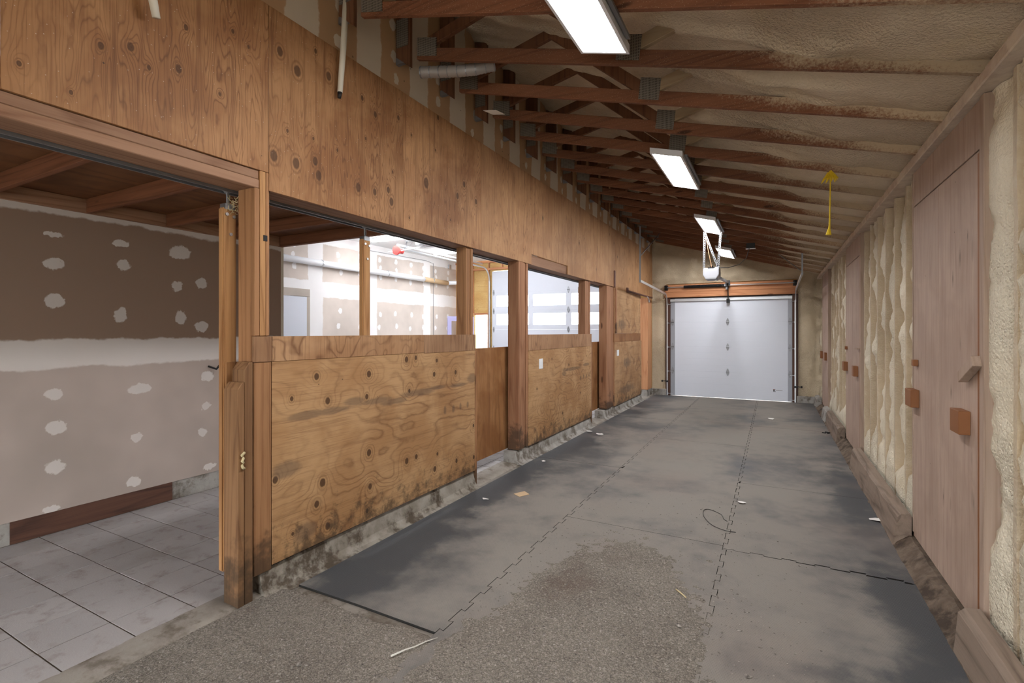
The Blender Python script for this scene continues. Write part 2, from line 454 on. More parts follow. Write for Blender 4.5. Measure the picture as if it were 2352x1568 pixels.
def mat_mat():
    g = G('dusty_black_rubber')
    geo = g.N('NewGeometry').outputs['Position']
    x, y, z = g.sep(geo)
    n = g.noise(geo, .85, 5, .6, .3)
    n2 = g.noise(geo, 4.5, 5, .65)
    # trodden dust lies on the middle of the aisle, the edges stay clean
    mid = g.M('ABSOLUTE', g.M('ADD', x, .75))
    e = g.M('ADD', g.M('ADD', g.M('MULTIPLY', n, .9), g.M('MULTIPLY', n2, .35)), g.lin(mid, .8, 2.0, .06, -.20))
    for cx_, cy_, rx_, ry_ in ((.42, 2.15, .34, .55), (.66, 3.5, .16, .7), (-2.45, 2.75, .22, .8), (-2.5, 4.6, .2, .9), (.7, 6.0, .16, 1.1), (-2.45, 6.9, .2, .8)):
        q_ = g.V('LENGTH', g.V('MULTIPLY', g.V('SUBTRACT', geo, (cx_, cy_, 0)), (1 / rx_, 1 / ry_, 0)))
        e = g.M('SUBTRACT', e, g.M('MULTIPLY', g.ss(g.M('ADD', q_, g.M('MULTIPLY', g.M('SUBTRACT', n2, .5), 2.2)), 1.5, .2), .17))
    d = g.ss(e, .38, .74)
    c = g.mix(d, (.060, .064, .071), (.232, .215, .195))
    c = g.mix(g.M('MULTIPLY', g.ss(g.noise(g.V('ADD', geo, (7, 0, 0)), .6, 3, .6), .5, .7), .3), c, (.22, .175, .15))
    gr = g.ss(g.noise(geo, 140, 2, .7), .6, .74)
    c = g.mix(g.M('MULTIPLY', gr, .45), c, (.07, .06, .055))
    gl = g.ss(g.noise(g.V('ADD', geo, (2, 2, 0)), 180, 2, .7), .66, .78)
    c = g.mix(g.M('MULTIPLY', gl, .4), c, (.36, .33, .29))
    u = g.M('FRACT', g.M('MULTIPLY', g.M('ADD', x, g.M('MULTIPLY', y, .45)), 88.0))
    v = g.M('FRACT', g.M('MULTIPLY', g.M('SUBTRACT', x, g.M('MULTIPLY', y, .45)), 88.0))
    tr = g.M('MULTIPLY', g.ss(g.M('ABSOLUTE', g.M('SUBTRACT', u, .5)), .2, .4), g.ss(g.M('ABSOLUTE', g.M('SUBTRACT', v, .5)), .2, .4))
    c = g.mix(g.M('MULTIPLY', tr, .12), c, (.03, .03, .032))
    h = g.M('ADD', g.M('MULTIPLY', tr, -.8), g.M('MULTIPLY', g.noise(geo, 120, 3, .6), .5))
    return g.out(c, g.lin(d, 0, 1, .55, .9), (h, .35, .004), spec=.3)


M['mat'] = mat_mat()
M['mat_side'] = plain('black_rubber_edge', (.018, .017, .016), .8)


def dirt_mat():
    g = G('grey_gravelly_dirt')
    p = g.N('NewGeometry').outputs['Position']
    c = g.mix(g.ss(g.noise(p, 2.2, 5, .65), .35, .68), (.215, .195, .165), (.145, .127, .107))
    v = g.voro(p, 68)
    tone = g.sep(v.outputs['Color'])[0]
    c = g.mix(g.M('MULTIPLY', g.ss(v.outputs['Distance'], .55, .25), .62), c, g.ramp(tone, [(0, (.05, .045, .04)), (.5, (.19, .17, .15)), (.85, (.28, .26, .23)), (1, (.48, .45, .40))]))
    v2 = g.voro(p, 190)
    c = g.mix(.38, c, g.ramp(g.sep(v2.outputs['Color'])[0], [(0, (.03, .027, .024)), (.6, (.2, .18, .16)), (1, (.42, .39, .35))]))
    c = g.mix(g.M('MULTIPLY', g.ss(g.noise(g.V('ADD', p, (3, 8, 0)), 1.3, 4, .6), .55, .72), .5), c, (.10, .068, .055))
    h = g.M('ADD', g.M('SUBTRACT', 1.0, v.outputs['Distance']), g.noise(p, 160, 3, .6))
    return g.out(c, .92, (h, .6, .006), spec=.15)


M['dirt'] = dirt_mat()


def stone_mat():
    g = G('small_grey_stones')
    c = g.ramp(g.noise(g.P, 60.0, 2, .5), [(.3, (.07, .062, .055)), (.5, (.19, .172, .155)), (.66, (.33, .305, .275)), (.8, (.48, .45, .41))])
    return g.out(c, .85, (g.noise(g.P, 150, 2), .3, .003), spec=.2)


M['stone'] = stone_mat()
M['lawn'] = concrete('pale_gravel_yard', (.42, .41, .37), (.34, .33, .30))


# ------------------------------------------------------------ mesh helpers
class B:
    def __init__(s):
        s.v, s.f = [], []

    def add(s, vs, fs):
        o = len(s.v)
        s.v += [tuple(v) for v in vs]
        s.f += [tuple(i + o for i in f) for f in fs]
        return s

    def hexa(s, p):
        return s.add(p, [(0, 3, 2, 1), (4, 5, 6, 7), (0, 1, 5, 4), (1, 2, 6, 5), (2, 3, 7, 6), (3, 0, 4, 7)])

    def box(s, x0, x1, y0, y1, z0, z1):
        return s.hexa([(x0, y0, z0), (x1, y0, z0), (x1, y1, z0), (x0, y1, z0), (x0, y0, z1), (x1, y0, z1), (x1, y1, z1), (x0, y1, z1)])

    def beam(s, p0, p1, w, h, up=(0, 0, 1)):
        """square stick from p0 to p1, w across, h along up"""
        p0, p1 = Vector(p0), Vector(p1)
        d = (p1 - p0).normalized()
        a = d.cross(Vector(up)).normalized()
        u = a.cross(d).normalized()
        a *= w / 2; u *= h / 2
        return s.hexa([p0 - a - u, p0 + a - u, p1 + a - u, p1 - a - u, p0 - a + u, p0 + a + u, p1 + a + u, p1 - a + u])

    def prism(s, poly, axis, a, b):
        n = len(poly)
        mk = {'X': lambda p, t: (t, p[0], p[1]), 'Y': lambda p, t: (p[0], t, p[1]), 'Z': lambda p, t: (p[0], p[1], t)}[axis]
        vs = [mk(p, a) for p in poly] + [mk(p, b) for p in poly]
        fs = [tuple(range(n - 1, -1, -1)), tuple(range(n, 2 * n))]
        fs += [(i, (i + 1) % n, (i + 1) % n + n, i + n) for i in range(n)]
        return s.add(vs, fs)

    def tube(s, pts, r, n=10, cap=True):
        pts = [Vector(p) for p in pts]
        rr = r if isinstance(r, (list, tuple)) else [r] * len(pts)
        vs, fs = [], []
        prev = None
        for i, p in enumerate(pts):
            d = (pts[min(i + 1, len(pts) - 1)] - pts[max(i - 1, 0)]).normalized()
            if prev is None:
                prev = d.orthogonal().normalized()
            a = (prev - d * prev.dot(d)).normalized()
            prev = a
            b = d.cross(a)
            for k in range(n):
                t = 2 * math.pi * k / n
                vs.append(p + (a * math.cos(t) + b * math.sin(t)) * rr[i])
        for i in range(len(pts) - 1):
            for k in range(n):
                k2 = (k + 1) % n
                fs.append((i * n + k, i * n + k2, (i + 1) * n + k2, (i + 1) * n + k))
        if cap:
            fs.append(tuple(range(n - 1, -1, -1)))
            fs.append(tuple((len(pts) - 1) * n + k for k in range(n)))
        return s.add(vs, fs)

    def grid(s, nu, nv, fn, flip=False, keep=None):
        o = len(s.v)
        for i in range(nu + 1):
            for j in range(nv + 1):
                s.v.append(tuple(fn(i / nu, j / nv)))
        for i in range(nu):
            for j in range(nv):
                if keep and not keep((i + .5) / nu, (j + .5) / nv):
                    continue
                q = (o + i * (nv + 1) + j, o + (i + 1) * (nv + 1) + j, o + (i + 1) * (nv + 1) + j + 1, o + i * (nv + 1) + j + 1)
                s.f.append(q[::-1] if flip else q)
        return s


def obj(name, b, mat, parent=None, loc=None, bevel=0.0, smooth=False, seg=1):
    """link the collected shape (world coordinates) as ONE mesh object; a part shares its thing's origin"""
    root = parent
    while root is not None and root.parent is not None:
        root = root.parent
    o0 = Vector(root.location) if root is not None else Vector(loc or (0, 0, 0))
    me = bpy.data.meshes.new(name)
    bm = bmesh.new()
    vs = [bm.verts.new(Vector(v) - o0) for v in b.v]
    for f in b.f:
        try:
            bm.faces.new([vs[i] for i in f])
        except ValueError:
            pass
    bmesh.ops.recalc_face_normals(bm, faces=bm.faces) if len(b.f) < 20000 and not smooth == 'keep' else None
    if bevel:
        es = [e for e in bm.edges if len(e.link_faces) == 2 and e.calc_face_angle(0) > .6]
        bmesh.ops.bevel(bm, geom=es, offset=bevel, segments=seg, affect='EDGES', clamp_overlap=True)
    bm.to_mesh(me)
    bm.free()
    if smooth:
        me.polygons.foreach_set('use_smooth', [True] * len(me.polygons))
    me.materials.append(M[mat] if isinstance(mat, str) else mat)
    o = bpy.data.objects.new(name, me)
    COL.objects.link(o)
    if parent is not None:
        o.parent = parent
    else:
        o.location = o0
    return o


def tag(o, label, cat, group=None, kind=None):
    if label: o['label'] = label
    if cat: o['category'] = cat
    if group: o['group'] = group
    if kind: o['kind'] = kind
    return o


def thing(name, label, cat, loc, group=None, kind=None):
    o = bpy.data.objects.new(name, None)
    o.empty_display_size = .1
    COL.objects.link(o)
    o.location = loc
    return tag(o, label, cat, group, kind)


def solo(name, b, mat, label, cat, loc, group=None, **kw):
    return tag(obj(name, b, mat, None, loc, **kw), label, cat, group)


def struct(name, b, mat, **kw):
    o = obj(name, b, mat, **kw)
    o['kind'] = 'structure'
    return o


def dup(root, loc, label=None, group=None):
    r = root.copy(); COL.objects.link(r); r.location = loc
    if label: r['label'] = label
    if group: r['group'] = group
    for ch in list(root.children):
        c = ch.copy(); COL.objects.link(c); c.parent = r
        for gch in list(ch.children):
            d = gch.copy(); COL.objects.link(d); d.parent = c
    return r


def fbm(x, y, z=0.0, oct=3):
    return mnoise.fractal((x, y, z), 1.0, 2.0, oct, noise_basis='PERLIN_ORIGINAL')


ORD = 'first second third fourth fifth sixth seventh eighth ninth tenth eleventh twelfth thirteenth fourteenth fifteenth sixteenth seventeenth eighteenth nineteenth twentieth'.split()

# ------------------------------------------------------------ key dimensions (metres; camera stands over the origin)
WX = -2.745          # face of the wooden wall on the left of the aisle
RX = .92             # face of the foamed wall on the right
EY = 12.95           # end wall
SX = -5.06           # plasterboard wall at the back of the stall
GX = -8.87           # far side wall of the garage
NEAR = -3.5          # the building goes on behind the camera to its open doorway
PT = 3.615           # top of the plywood band
PB = 2.47            # bottom of the plywood band


def chord_z(x):      # underside of the sloping truss chords
    return 3.79 - .2785 * (x + 2.53)


def roof_z(x):       # underside of the foam between the trusses
    return 4.07 - .525 * (x + 1.58)


# ------------------------------------------------------------ setting: floors
b = B(); b.box(-9.3, 1.4, NEAR, 13.4, -.30, -.016)
struct('floor', b, 'slab')


def paver_floor():
    b = B()
    tones = []
    y0 = 1.055 - .305 * 9
    x0 = -5.06
    for i in range(7):
        for j in range(18):
            a, c = x0 + i * .305, y0 + j * .305
            if c > 3.9: continue
            g_ = .0036
            z = R.uniform(-.0015, .001)
            e = .0012
            xa, xb, ya, yb = a + g_, a + .305 - g_, c + g_, c + .305 - g_
            o = len(b.v)
            b.v += [(xa, ya, -.014), (xb, ya, -.014), (xb, yb, -.014), (xa, yb, -.014), (xa, ya, z - e * .6), (xb, ya, z - e * .6), (xb, yb, z - e * .6), (xa, yb, z - e * .6),
                    (xa + e, ya + e, z), (xb - e, ya + e, z), (xb - e, yb - e, z), (xa + e, yb - e, z)]
            fs = [(8, 9, 10, 11)] + [(k, (k + 1) % 4, (k + 1) % 4 + 4, k + 4) for k in range(4)] + [(k + 4, (k + 1) % 4 + 4, (k + 1) % 4 + 8, k + 8) for k in range(4)]
            b.f += [tuple(o + q for q in f) for f in fs]
            tones += [R.random()] * len(fs)
    # the same pavers carry on into the garage
    for i in range(20):
        for j in range(31):
            a, c = -8.87 + i * .305, 3.81 + j * .305
            if a > -3.0 or c > 12.9: continue
            g_ = .004
            o = len(b.v)
            z = R.uniform(-.002, .001)
            b.v += [(a + g_, c + g_, z), (a + .305 - g_, c + g_, z), (a + .305 - g_, c + .305 - g_, z), (a + g_, c + .305 - g_, z)]
            b.f += [(o, o + 1, o + 2, o + 3)]
            tones += [R.random()]
    o = obj('floor_pavers', b, 'paver')
    o['kind'] = 'structure'
    at = o.data.attributes.new('tone', 'FLOAT', 'FACE')
    at.data.foreach_set('value', tones[:len(o.data.polygons)])
    j = B(); j.box(-9.0, -2.93, NEAR, 12.95, -.016, -.0038)
    struct('floor_joints', j, 'joint')


paver_floor()

# concrete threshold strip between stall and aisle, broken edge
b = B()


def lip(u, v):
    y = NEAR + u * (12.95 - NEAR)
    prof = [(-2.96, .0), (-2.935, .004), (-2.80, .004), (-2.752, .000), (-2.728, -.012), (-2.712, -.03)]
    k = min(int(v * 5 + .001), 5)
    x, z = prof[k]
    w = .012 * fbm(y * 5, k * .3, 2.0)
    return (x + (w if k > 2 else 0), y, z + .003 * fbm(y * 9, x * 9, 1))


b.grid(330, 5, lip)
struct('trim_threshold', b, 'lip', smooth=True)

# dirt that covers the aisle where there is no mat, and spills over the mats near the camera
b = B()


def dirt_z(x, y):
    lim = 2.10 + .06 * fbm(x * 3, y * 2, 4)
    heap = .5 + .5 * fbm(x * 1.1, y * .8, 9.0, 4)
    cx = math.exp(-((x + .85) / .62) ** 2)
    edge = 3.75 + .9 * cx + .6 * fbm(x * 2.2, y * .5, 3.0, 3)
    base = -.004 + .003 * fbm(x * 6, y * 6, 7)
    if x < -1.50 + .08 * fbm(y * 4, 1, 5):                    # bare ground before the left mat
        on = max(0.0, min(1.0, (lim - y) / .04))
        z = base * on + -.030 * (1 - on)
    else:                                                      # thin layer lying on the mats
        side = max(0.0, min(1.0, (cx - .16) * 2.6)) if y > 2.35 + .3 * fbm(x * 3, 4, 4) or x > -1.2 else 1.0
        on = max(0.0, min(1.0, (edge - y) * .8)) * side
        on *= max(0.0, min(1.0, (heap - .02) * 4))
        if on > 0:                                             # ragged fringe
            rag = .9 * fbm(x * 11, y * 11, 5, 3) + .6 * fbm(x * 27, y * 27, 8, 2)
            on = max(0.0, min(1.0, on * 1.5 - .45 + rag * (1.15 - on)))
        z = -.014 + .0165 * on + .0022 * fbm(x * 14, y * 14, 2) * on
        if y < .9 and x > -.2: z = -.02
    return z + .0012 * fbm(x * 45, y * 45, 3)


def dirt(u, v):
    x = -2.74 + u * 3.5
    y = NEAR + (.6 - NEAR) * v / .08 if v < .08 else .6 + 4.4 * (v - .08) / .92
    return (x, y, dirt_z(x, y))


b.grid(270, 370, dirt)
o = tag(obj('dirt', b, 'dirt', smooth=True), 'grey gravelly dirt spread over the near floor and mats', 'dirt', kind='stuff')

# loose stones, thousands of them: one scattered lot
b = B()
ico = [(0, 0, 1), (.89, 0, .45), (.28, .85, .45), (-.72, .53, .45), (-.72, -.53, .45), (.28, -.85, .45)]
ns = 0
while ns < 7600:
    x = R.uniform(-2.7, .3); y = R.uniform(.6, 5.4)
    cx = math.exp(-((x + .9) / .75) ** 2)
    if x < -1.55:
        if y > 2.12: continue
    elif R.random() > (.06 + cx) * min(1.15, 1.15 * math.exp(-max(0, y - 3.1) * 1.5)): continue
    r = R.choice([.0022, .0028, .0036, .005, .007]) * R.uniform(.7, 1.4)
    if R.random() < .015: r *= 1.9
    zg = max(dirt_z(x, y), -.0015 if x > -1.56 else -.02) - r * .12
    sx, sy, sz = R.uniform(.7, 1.3), R.uniform(.7, 1.3), R.uniform(.5, .9)
    an = R.uniform(0, 6.28); ca, sa = math.cos(an), math.sin(an)
    vs = []
    for (px, py, pz) in ico:
        px *= sx * R.uniform(.8, 1.2); py *= sy * R.uniform(.8, 1.2)
        vs.append((x + r * (px * ca - py * sa), y + r * (px * sa + py * ca), zg + r * sz * pz))
    b.add(vs, [(0, 1, 2), (0, 2, 3), (0, 3, 4), (0, 4, 5), (0, 5, 1)])
    ns += 1
tag(obj('gravel', b, 'stone'), 'fine grey gravel scattered over the dirt and mats', 'gravel', kind='stuff')


# ------------------------------------------------------------ rubber mats with interlocking edges
def zig(a0, a1, pos, amp=.014, per=.21, slim=0.0):
    """dovetail line along an axis at the cross position pos; its teeth keep to one fixed beat so that neighbours match"""
    pts = [(a0, pos - amp)]
    k = math.floor(a0 / per) - 1
    prof = [(.02, -1), (.30, -1), (.26, 1), (.74, 1), (.70, -1), (.98, -1)]
    while k * per < a1:
        for f, sg in prof:
            t = (k + f) * per + (slim if f < .5 else -slim) * (.1 < f < .9)
            if a0 + .01 < t < a1 - .01: pts.append((t, pos + amp * sg))
        k += 1
    pts.append((a1, pos - amp))
    return pts


XA, XB, XC, XD = -2.655, -1.575, -.315, .80
COLS = [('left', XA, XB, [2.125, 5.73, 9.24, 12.86]), ('middle', XB, XC, [-2.6, .4, 4.0, 7.6, 11.2, 12.86]), ('right', XC, XD, [-2.0, .35, 3.955, 5.75, 9.33, 12.86])]
MLAB = {('left', 0): 'black rubber mat beside the large knotty panel, its near edge bare on dirt', ('left', 1): 'dusty rubber mat beside the swirly-grained panel with the double switch',
        ('left', 2): 'dusty rubber mat at the far end below the small switch panel', ('middle', 1): 'gravel-covered rubber mat in the middle of the aisle nearest the camera',
        ('middle', 2): 'dusty rubber mat in the middle row with a wire loop on it', ('middle', 3): 'dusty rubber mat in the middle row, second before the overhead door',
        ('middle', 4): 'short dusty rubber mat in the middle row against the overhead door', ('right', 1): 'dark rubber mat beside the nearest hatch, cracked open at its far joint',
        ('right', 2): 'short rubber mat beyond the open zigzag crack near the right curb', ('right', 3): 'dusty rubber mat alongside the foamed wall between the two nearest hatches',
        ('right', 4): 'dusty rubber mat in the right row against the overhead door', ('middle', 0): 'rubber mat under the dirt where the photographer stands', ('right', 0): 'rubber mat behind the photographer beside the right curb'}
for cname, x0, x1, ys in COLS:
    for k in range(len(ys) - 1):
        ya, yb = ys[k], ys[k + 1]
        if yb < 1.0: continue
        g2 = .0022
        poly = []
        if k > 0 or cname == 'right':
            open_ = .001 if (cname == 'right' and ya > 3.9 and ya < 4) else g2
            zz = zig(x0 + .02, x1 - .02, ya, .010 if (cname, round(ya, 1)) == ('right', 4.0) else .0, .2)
            poly += [(x, y + open_ + (.020 * (x - x0) / (x1 - x0) if open_ < g2 else 0)) for x, y in zz]
        else:
            poly += [(x0, ya - .0), (x0 + .5, ya + .008)]
        if x1 != XD:
            poly += [(x - g2, y) for y, x in zig(ya + .003, yb - .003, x1, slim=.0045)]
        else:
            poly += [(x1, ya), (x1, yb)]
        zz = zig(x0 + .02, x1 - .02, yb, .010 if (cname, round(yb, 1)) == ('right', 4.0) else .0, .2)
        poly += [(x, y - g2) for x, y in reversed(zz)]
        if x0 != XA:
            poly += [(x + g2, y) for y, x in reversed(zig(ya + .003, yb - .003, x0))]
        else:
            poly += [(x0, yb), (x0, ya)]
        b = B().prism(poly, 'Z', -.0155, -.0015)
        o = solo('rubber_mat', b, 'mat', MLAB.get((cname, k), 'dusty rubber mat'), 'mat', ((x0 + x1) / 2, (ya + yb) / 2, -.0155), 'interlocking rubber mats on the aisle floor')
        o.data.materials.append(M['mat_side'])
        for p in o.data.polygons:
            if abs(p.normal.z) < .5: p.material_index = 1

# ------------------------------------------------------------ setting: walls and roof
# foamed roof underside over the aisle
TY = [2.526 + .607 * k for k in range(17)]


def roof(u, v):
    x = -2.76 + u * 3.80
    y = NEAR + v * (13.05 - NEAR)
    z = roof_z(x)
    s = ((y - 2.526 - .019) / .607) % 1.0
    dd = min(s, 1 - s) * .607
    rib = math.exp(-(dd / .045) ** 2)
    mid = math.sin(math.pi * s)
    lump = fbm(x * 1.4, y * 2.2 + 7, 1.5, 3)
    ridge = max(0, fbm(x * .9, y * 5.0, 8.0, 3)) * .16
    z += -.05 * rib + .03 * mid * 0 - .035 * lump - ridge * mid * (1 if x > -1.2 else .4)
    z -= .012 * fbm(x * 12, y * 12, 3.0, 2)
    if x > .55:
        t = min(1, (x - .55) / .2)
        z = z * (1 - t) + t * (2.86 + .02 * fbm(y * 6, x * 6, 1) - .05 * max(0, (x - .72) / .2) + .03 * (1 - mid))
        if .60 < x < .70: z -= .035 * mid
    z = max(z, chord_z(x) + .058 + .014 * fbm(x * 5, y * 5, 6) - .02 * mid)
    return (x, y, z)


b = B().grid(150, 560, roof)
o = obj('ceiling', b, 'foam_roof', smooth='keep'); o['kind'] = 'structure'
b = B()
b.hexa([(-9.2, NEAR, 4.9), (1.5, NEAR, 3.30), (1.5, 13.4, 3.30), (-9.2, 13.4, 4.9), (-9.2, NEAR, 6.6), (1.5, NEAR, 3.6), (1.5, 13.4, 3.6), (-9.2, 13.4, 6.6)])
b2 = B()
b2.hexa([(-2.74, NEAR, roof_z(-2.74) + .13), (1.6, NEAR, 3.16), (1.6, 13.4, 3.16), (-2.74, 13.4, roof_z(-2.74) + .13), (-2.74, NEAR, roof_z(-2.74) + .2), (1.6, NEAR, 3.22), (1.6, 13.4, 3.22), (-2.74, 13.4, roof_z(-2.74) + .2)])
struct('roof', b2, 'osb')

# plasterboard above the plywood band
b = B(); b.box(-2.80, -2.757, NEAR, EY, PT - .2, 4.85)
M['dw_up'] = drywall('tan_plasterboard_with_upright_filler', (.42, .265, .15), (.60, .52, .42), period=(.607, 2.84, .13),
                     blobs=[(2.53 + .607 * k + R.uniform(-.03, .03), zz + R.uniform(-.05, .05), .035, .05) for k in range(-1, 14) for zz in (3.72, 3.9, 4.15)])
struct('wall_left', b, 'dw_up')

# foamed stud wall on the right
HD = [(3.25, 4.61), (7.10, 8.38), (10.93, 12.16)]


def foam_bay(f, k, y, z, full):
    """depth of the foam between two studs, f = 0..1 across the bay"""
    low = max(0, min(1, (.55 - z) / .4))
    n1 = .5 + .75 * fbm(z * 2.3, k * 5.1, 1, 3) + .18 * fbm(z * 8, k * 3.3, 4)     # at the far stud
    n0 = .5 + .6 * fbm(z * 1.7, k * 7.7, 6, 3)
    n1 = max(0, min(1, n1 + full + low)); n0 = max(0, min(1, n0 + full * .6 + low))
    h = (-.105 + .085 * n0) * (1 - f) + (-.11 + .098 * n1) * f
    h += .05 * math.sin(math.pi * min(1, f * 1.05)) * (.35 + .65 * (.5 + fbm(y * 2, z * 1.8, 9)))
    return h + .011 * fbm(y * 14, z * 14, 3, 3)


BAYS = [(NEAR, 2.0), (2.0, 3.215), (4.635, 7.065), (8.405, 10.895), (12.185, 12.90)]
for i, (ya, yb) in enumerate(BAYS):
    b = B()
    thin = []
    rows = []                                     # (y, kind, bay number, fraction)
    k0, T, W = math.floor((ya - .1) / .406), .406, .038
    for k in range(k0, k0 + int((yb - ya) / T) + 3):
        s0 = .1 + k * T
        n = 22 if i else 5
        rows += [(s0, 'foam', k - 1, 1.0), (s0 + .0004, 'edge', k - 1, 1.0), (s0 + .001, 'stud', k, 0), (s0 + W, 'stud', k, 0), (s0 + W + .0006, 'edge', k, 0.0), (s0 + W + .001, 'foam', k, 0.0)]
        rows += [(s0 + W + (T - W) * q / n, 'foam', k, q / n) for q in range(1, n)]
    rows = [r for r in rows if ya <= r[0] <= yb]
    nz = 130 if i else 40
    full = .45 if i < 2 else .0
    for (y, kind, k, f) in rows:
        for j in range(nz + 1):
            z = .10 + 2.672 * j / nz
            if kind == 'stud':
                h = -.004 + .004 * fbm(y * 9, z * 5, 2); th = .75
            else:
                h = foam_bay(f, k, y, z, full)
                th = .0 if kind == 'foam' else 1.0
                th = max(th, max(0, min(.8, (-h - .075) / .04)))  # foam browns with depth: recess shade painted into the colour
            h = min(h, .010)
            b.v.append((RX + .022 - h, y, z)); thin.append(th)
    for a_ in range(len(rows) - 1):
        for j in range(nz):
            o_ = a_ * (nz + 1) + j
            b.f.append((o_, o_ + 1, o_ + nz + 2, o_ + nz + 1))
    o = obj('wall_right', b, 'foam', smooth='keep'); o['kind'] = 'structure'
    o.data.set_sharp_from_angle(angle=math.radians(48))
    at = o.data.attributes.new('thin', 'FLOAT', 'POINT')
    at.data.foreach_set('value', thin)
b = B(); b.box(1.10, 1.16, NEAR, 13.1, -.1, 3.2)
struct('wall_right_sheathing', b, 'osb')
b = B(); b.box(.875, 1.02, NEAR, 12.93, 2.775, 2.835); b.box(.895, 1.02, NEAR, 12.93, 2.835, 2.87)
M['plate_spray'] = concrete('foam_dusted_top_plate', (.58, .49, .41), (.48, .38, .31), (.64, .55, .45), 9.0)
struct('trim_top_plate', b, 'plate_spray', bevel=.006)

# foamed end wall with the overhead door opening
DX0, DX1, DH = -2.375, .462, 2.45


def ewall(u, v):
    x = -2.76 + u * 3.86
    z = .14 + v * (4.75 - .14)
    y = EY + .02 - .05 * (.5 + fbm(x * 2.2, z * 2.2, 4, 3)) - .02 * fbm(x * 7, z * 7, 2)
    if z < 2.85:
        if x > DX1:
            s = (x - .52) / .36
            if s < .12: y = EY + .02
            elif s < 1: y = EY - .03 * math.sin(math.pi * min(1, (s - .12) / .88)) + .015 + .01 * fbm(x * 12, z * 5, 2)
        elif x < DX0 - .02:
            y = EY + .012 - .02 * math.sin(math.pi * max(0, min(1, (x + 2.745) / .3)))
    else:
        y -= .05 * min(1, (z - 2.85) / .1)
    return (x, y, z)


for ua, ub, za, zb, nu, nv in ((-2.76, 1.10, 2.81, 4.75, 120, 60), (-2.76, DX0 - .03, .14, 2.81, 14, 80), (DX1 + .03, 1.10, .14, 2.81, 24, 80)):
    b = B().grid(nu, nv, lambda u, v: ewall((ua + u * (ub - ua) + 2.76) / 3.86, (za + v * (zb - za) - .14) / 4.61))
    o = obj('wall_end', b, 'foam_end', smooth='keep'); o['kind'] = 'structure'
b = B(); b.box(DX1 + .02, 1.16, EY - .06, EY + .12, -.02, .145); b.box(-2.76, DX0 - .02, EY - .06, EY + .12, -.02, .145)
struct('trim_end_curb', b, 'curb_far', bevel=.008)
b = B(); b.box(-2.76, DX0, EY + .06, EY + .12, .1, 4.9); b.box(DX1, 1.16, EY + .06, EY + .12, .1, 3.4); b.box(DX0, DX1, EY + .06, EY + .12, 2.62, 4.9)
struct('wall_end_sheathing', b, 'osb')
# wall behind the camera with its wide open doorway; stall opening added for daylight
b = B(); b.box(-9.0, -4.6, NEAR - .1, NEAR, -.1, 5.2); b.box(-3.2, -2.4, NEAR - .1, NEAR, -.1, 5.2); b.box(-4.6, -3.2, NEAR - .1, NEAR, 1.55, 5.2); b.box(.5, 1.16, NEAR - .1, NEAR, -.1, 3.6); b.box(-2.4, .5, NEAR - .1, NEAR, 2.5, 5.0)
struct('wall_rear', b, 'osb')
# ground outside
b = B(); b.box(-60, 60, 13.4, 70, -.2, -.05); b.box(-60, 60, -70, NEAR - .1, -.2, -.05)
struct('ground_outside', b, 'lawn')

# ------------------------------------------------------------ stall: plasterboard wall, loft floor
BL = [(1.75, 2.38, .065, .022), (2.21, 2.38, .062, .033), (2.7, 2.37, .102, .064), (1.75, 2.14, .065, .05), (2.23, 2.19, .05, .054), (2.67, 2.04, .054, .054), (2.9, 2.09, .055, .057),
      (1.76, 1.85, .065, .057), (2.21, 1.74, .057, .065), (2.7, 1.74, .051, .065), (2.9, 1.65, .066, .057), (1.76, 1.11, .065, .047), (2.36, 1.08, .09, .051), (2.96, 1.15, .067, .048),
      (2.94, .85, .048, .038), (1.77, .83, .066, .053), (2.33, .66, .05, .043), (2.91, .6, .044, .042), (1.76, .52, .06, .059), (2.31, .26, .056, .046), (1.74, .2, .055, .029), (2.98, .23, .061, .034),
      (1.3, 1.85, .06, .05), (1.3, 1.1, .06, .05), (3.4, 1.8, .05, .05), (3.4, 1.0, .05, .05)]
M['dw_stall'] = drywall('dusty_tan_plasterboard', (.43, .36, .325), (.66, .61, .585), hb=[(1.31, 1.54), (2.535, 2.7)], blobs=BL, upper=(1.43, (.295, .208, .158)))
b = B(); b.box(SX - .16, SX, NEAR, 3.82, .17, 2.70)
o = struct('wall_stall', b, 'dw_stall')
b = B(); b.box(SX - .15, SX - .012, NEAR, 3.8, -.01, .172)
struct('baseboard_stall', b, 'curb_far')
b = B(); b.box(SX - .02, SX - .004, 1.50, 2.63, .0, .168)
struct('trim_stall_sill', b, 'old_sill')
b = B(); b.box(SX - .165, SX + .003, 3.80, 3.835, .17, 2.60)
struct('trim_wall_corner', b, 'white_trim')
b = B(); b.box(SX - .1, -2.78, NEAR, 3.82, 2.70, 2.72)
struct('ceiling_stall', b, 'loft_ply', loc=(-4, 1, 2.7))
k = 0
JL = {1.36: 'loft floor joist nearest the camera over the open stall', 1.965: 'loft floor joist second from the camera, over the open stall', 2.57: 'loft floor joist just behind the golden sliding-door stile', 3.18: 'loft floor joist second before the loft rim, over the big panel'}
for y in (.14, .75, 1.36, 1.965, 2.57, 3.18):
    b = B(); b.box(SX + .042, -2.95, y - .019, y + .019, 2.585, 2.70)
    solo('loft_joist', b, 'joist', JL.get(y, 'loft floor joist above the stall beyond the left edge of the photo'), 'joist', (-4.0, y, 2.585), 'joists under the loft floor', bevel=.003)
b = B(); b.box(SX - .05, -2.95, 3.76, 3.82, 2.585, 2.70)
solo('loft_rim_board', b, 'joist', 'rim board closing the loft floor above the bright garage', 'board', (-4, 3.79, 2.585), bevel=.003)
b = B(); b.box(SX + .003, SX + .04, NEAR, 3.755, 2.585, 2.698)
solo('loft_ledger', b, 'beam', 'ledger board along the top of the stall plasterboard', 'board', (SX + .02, 1, 2.585), bevel=.003)
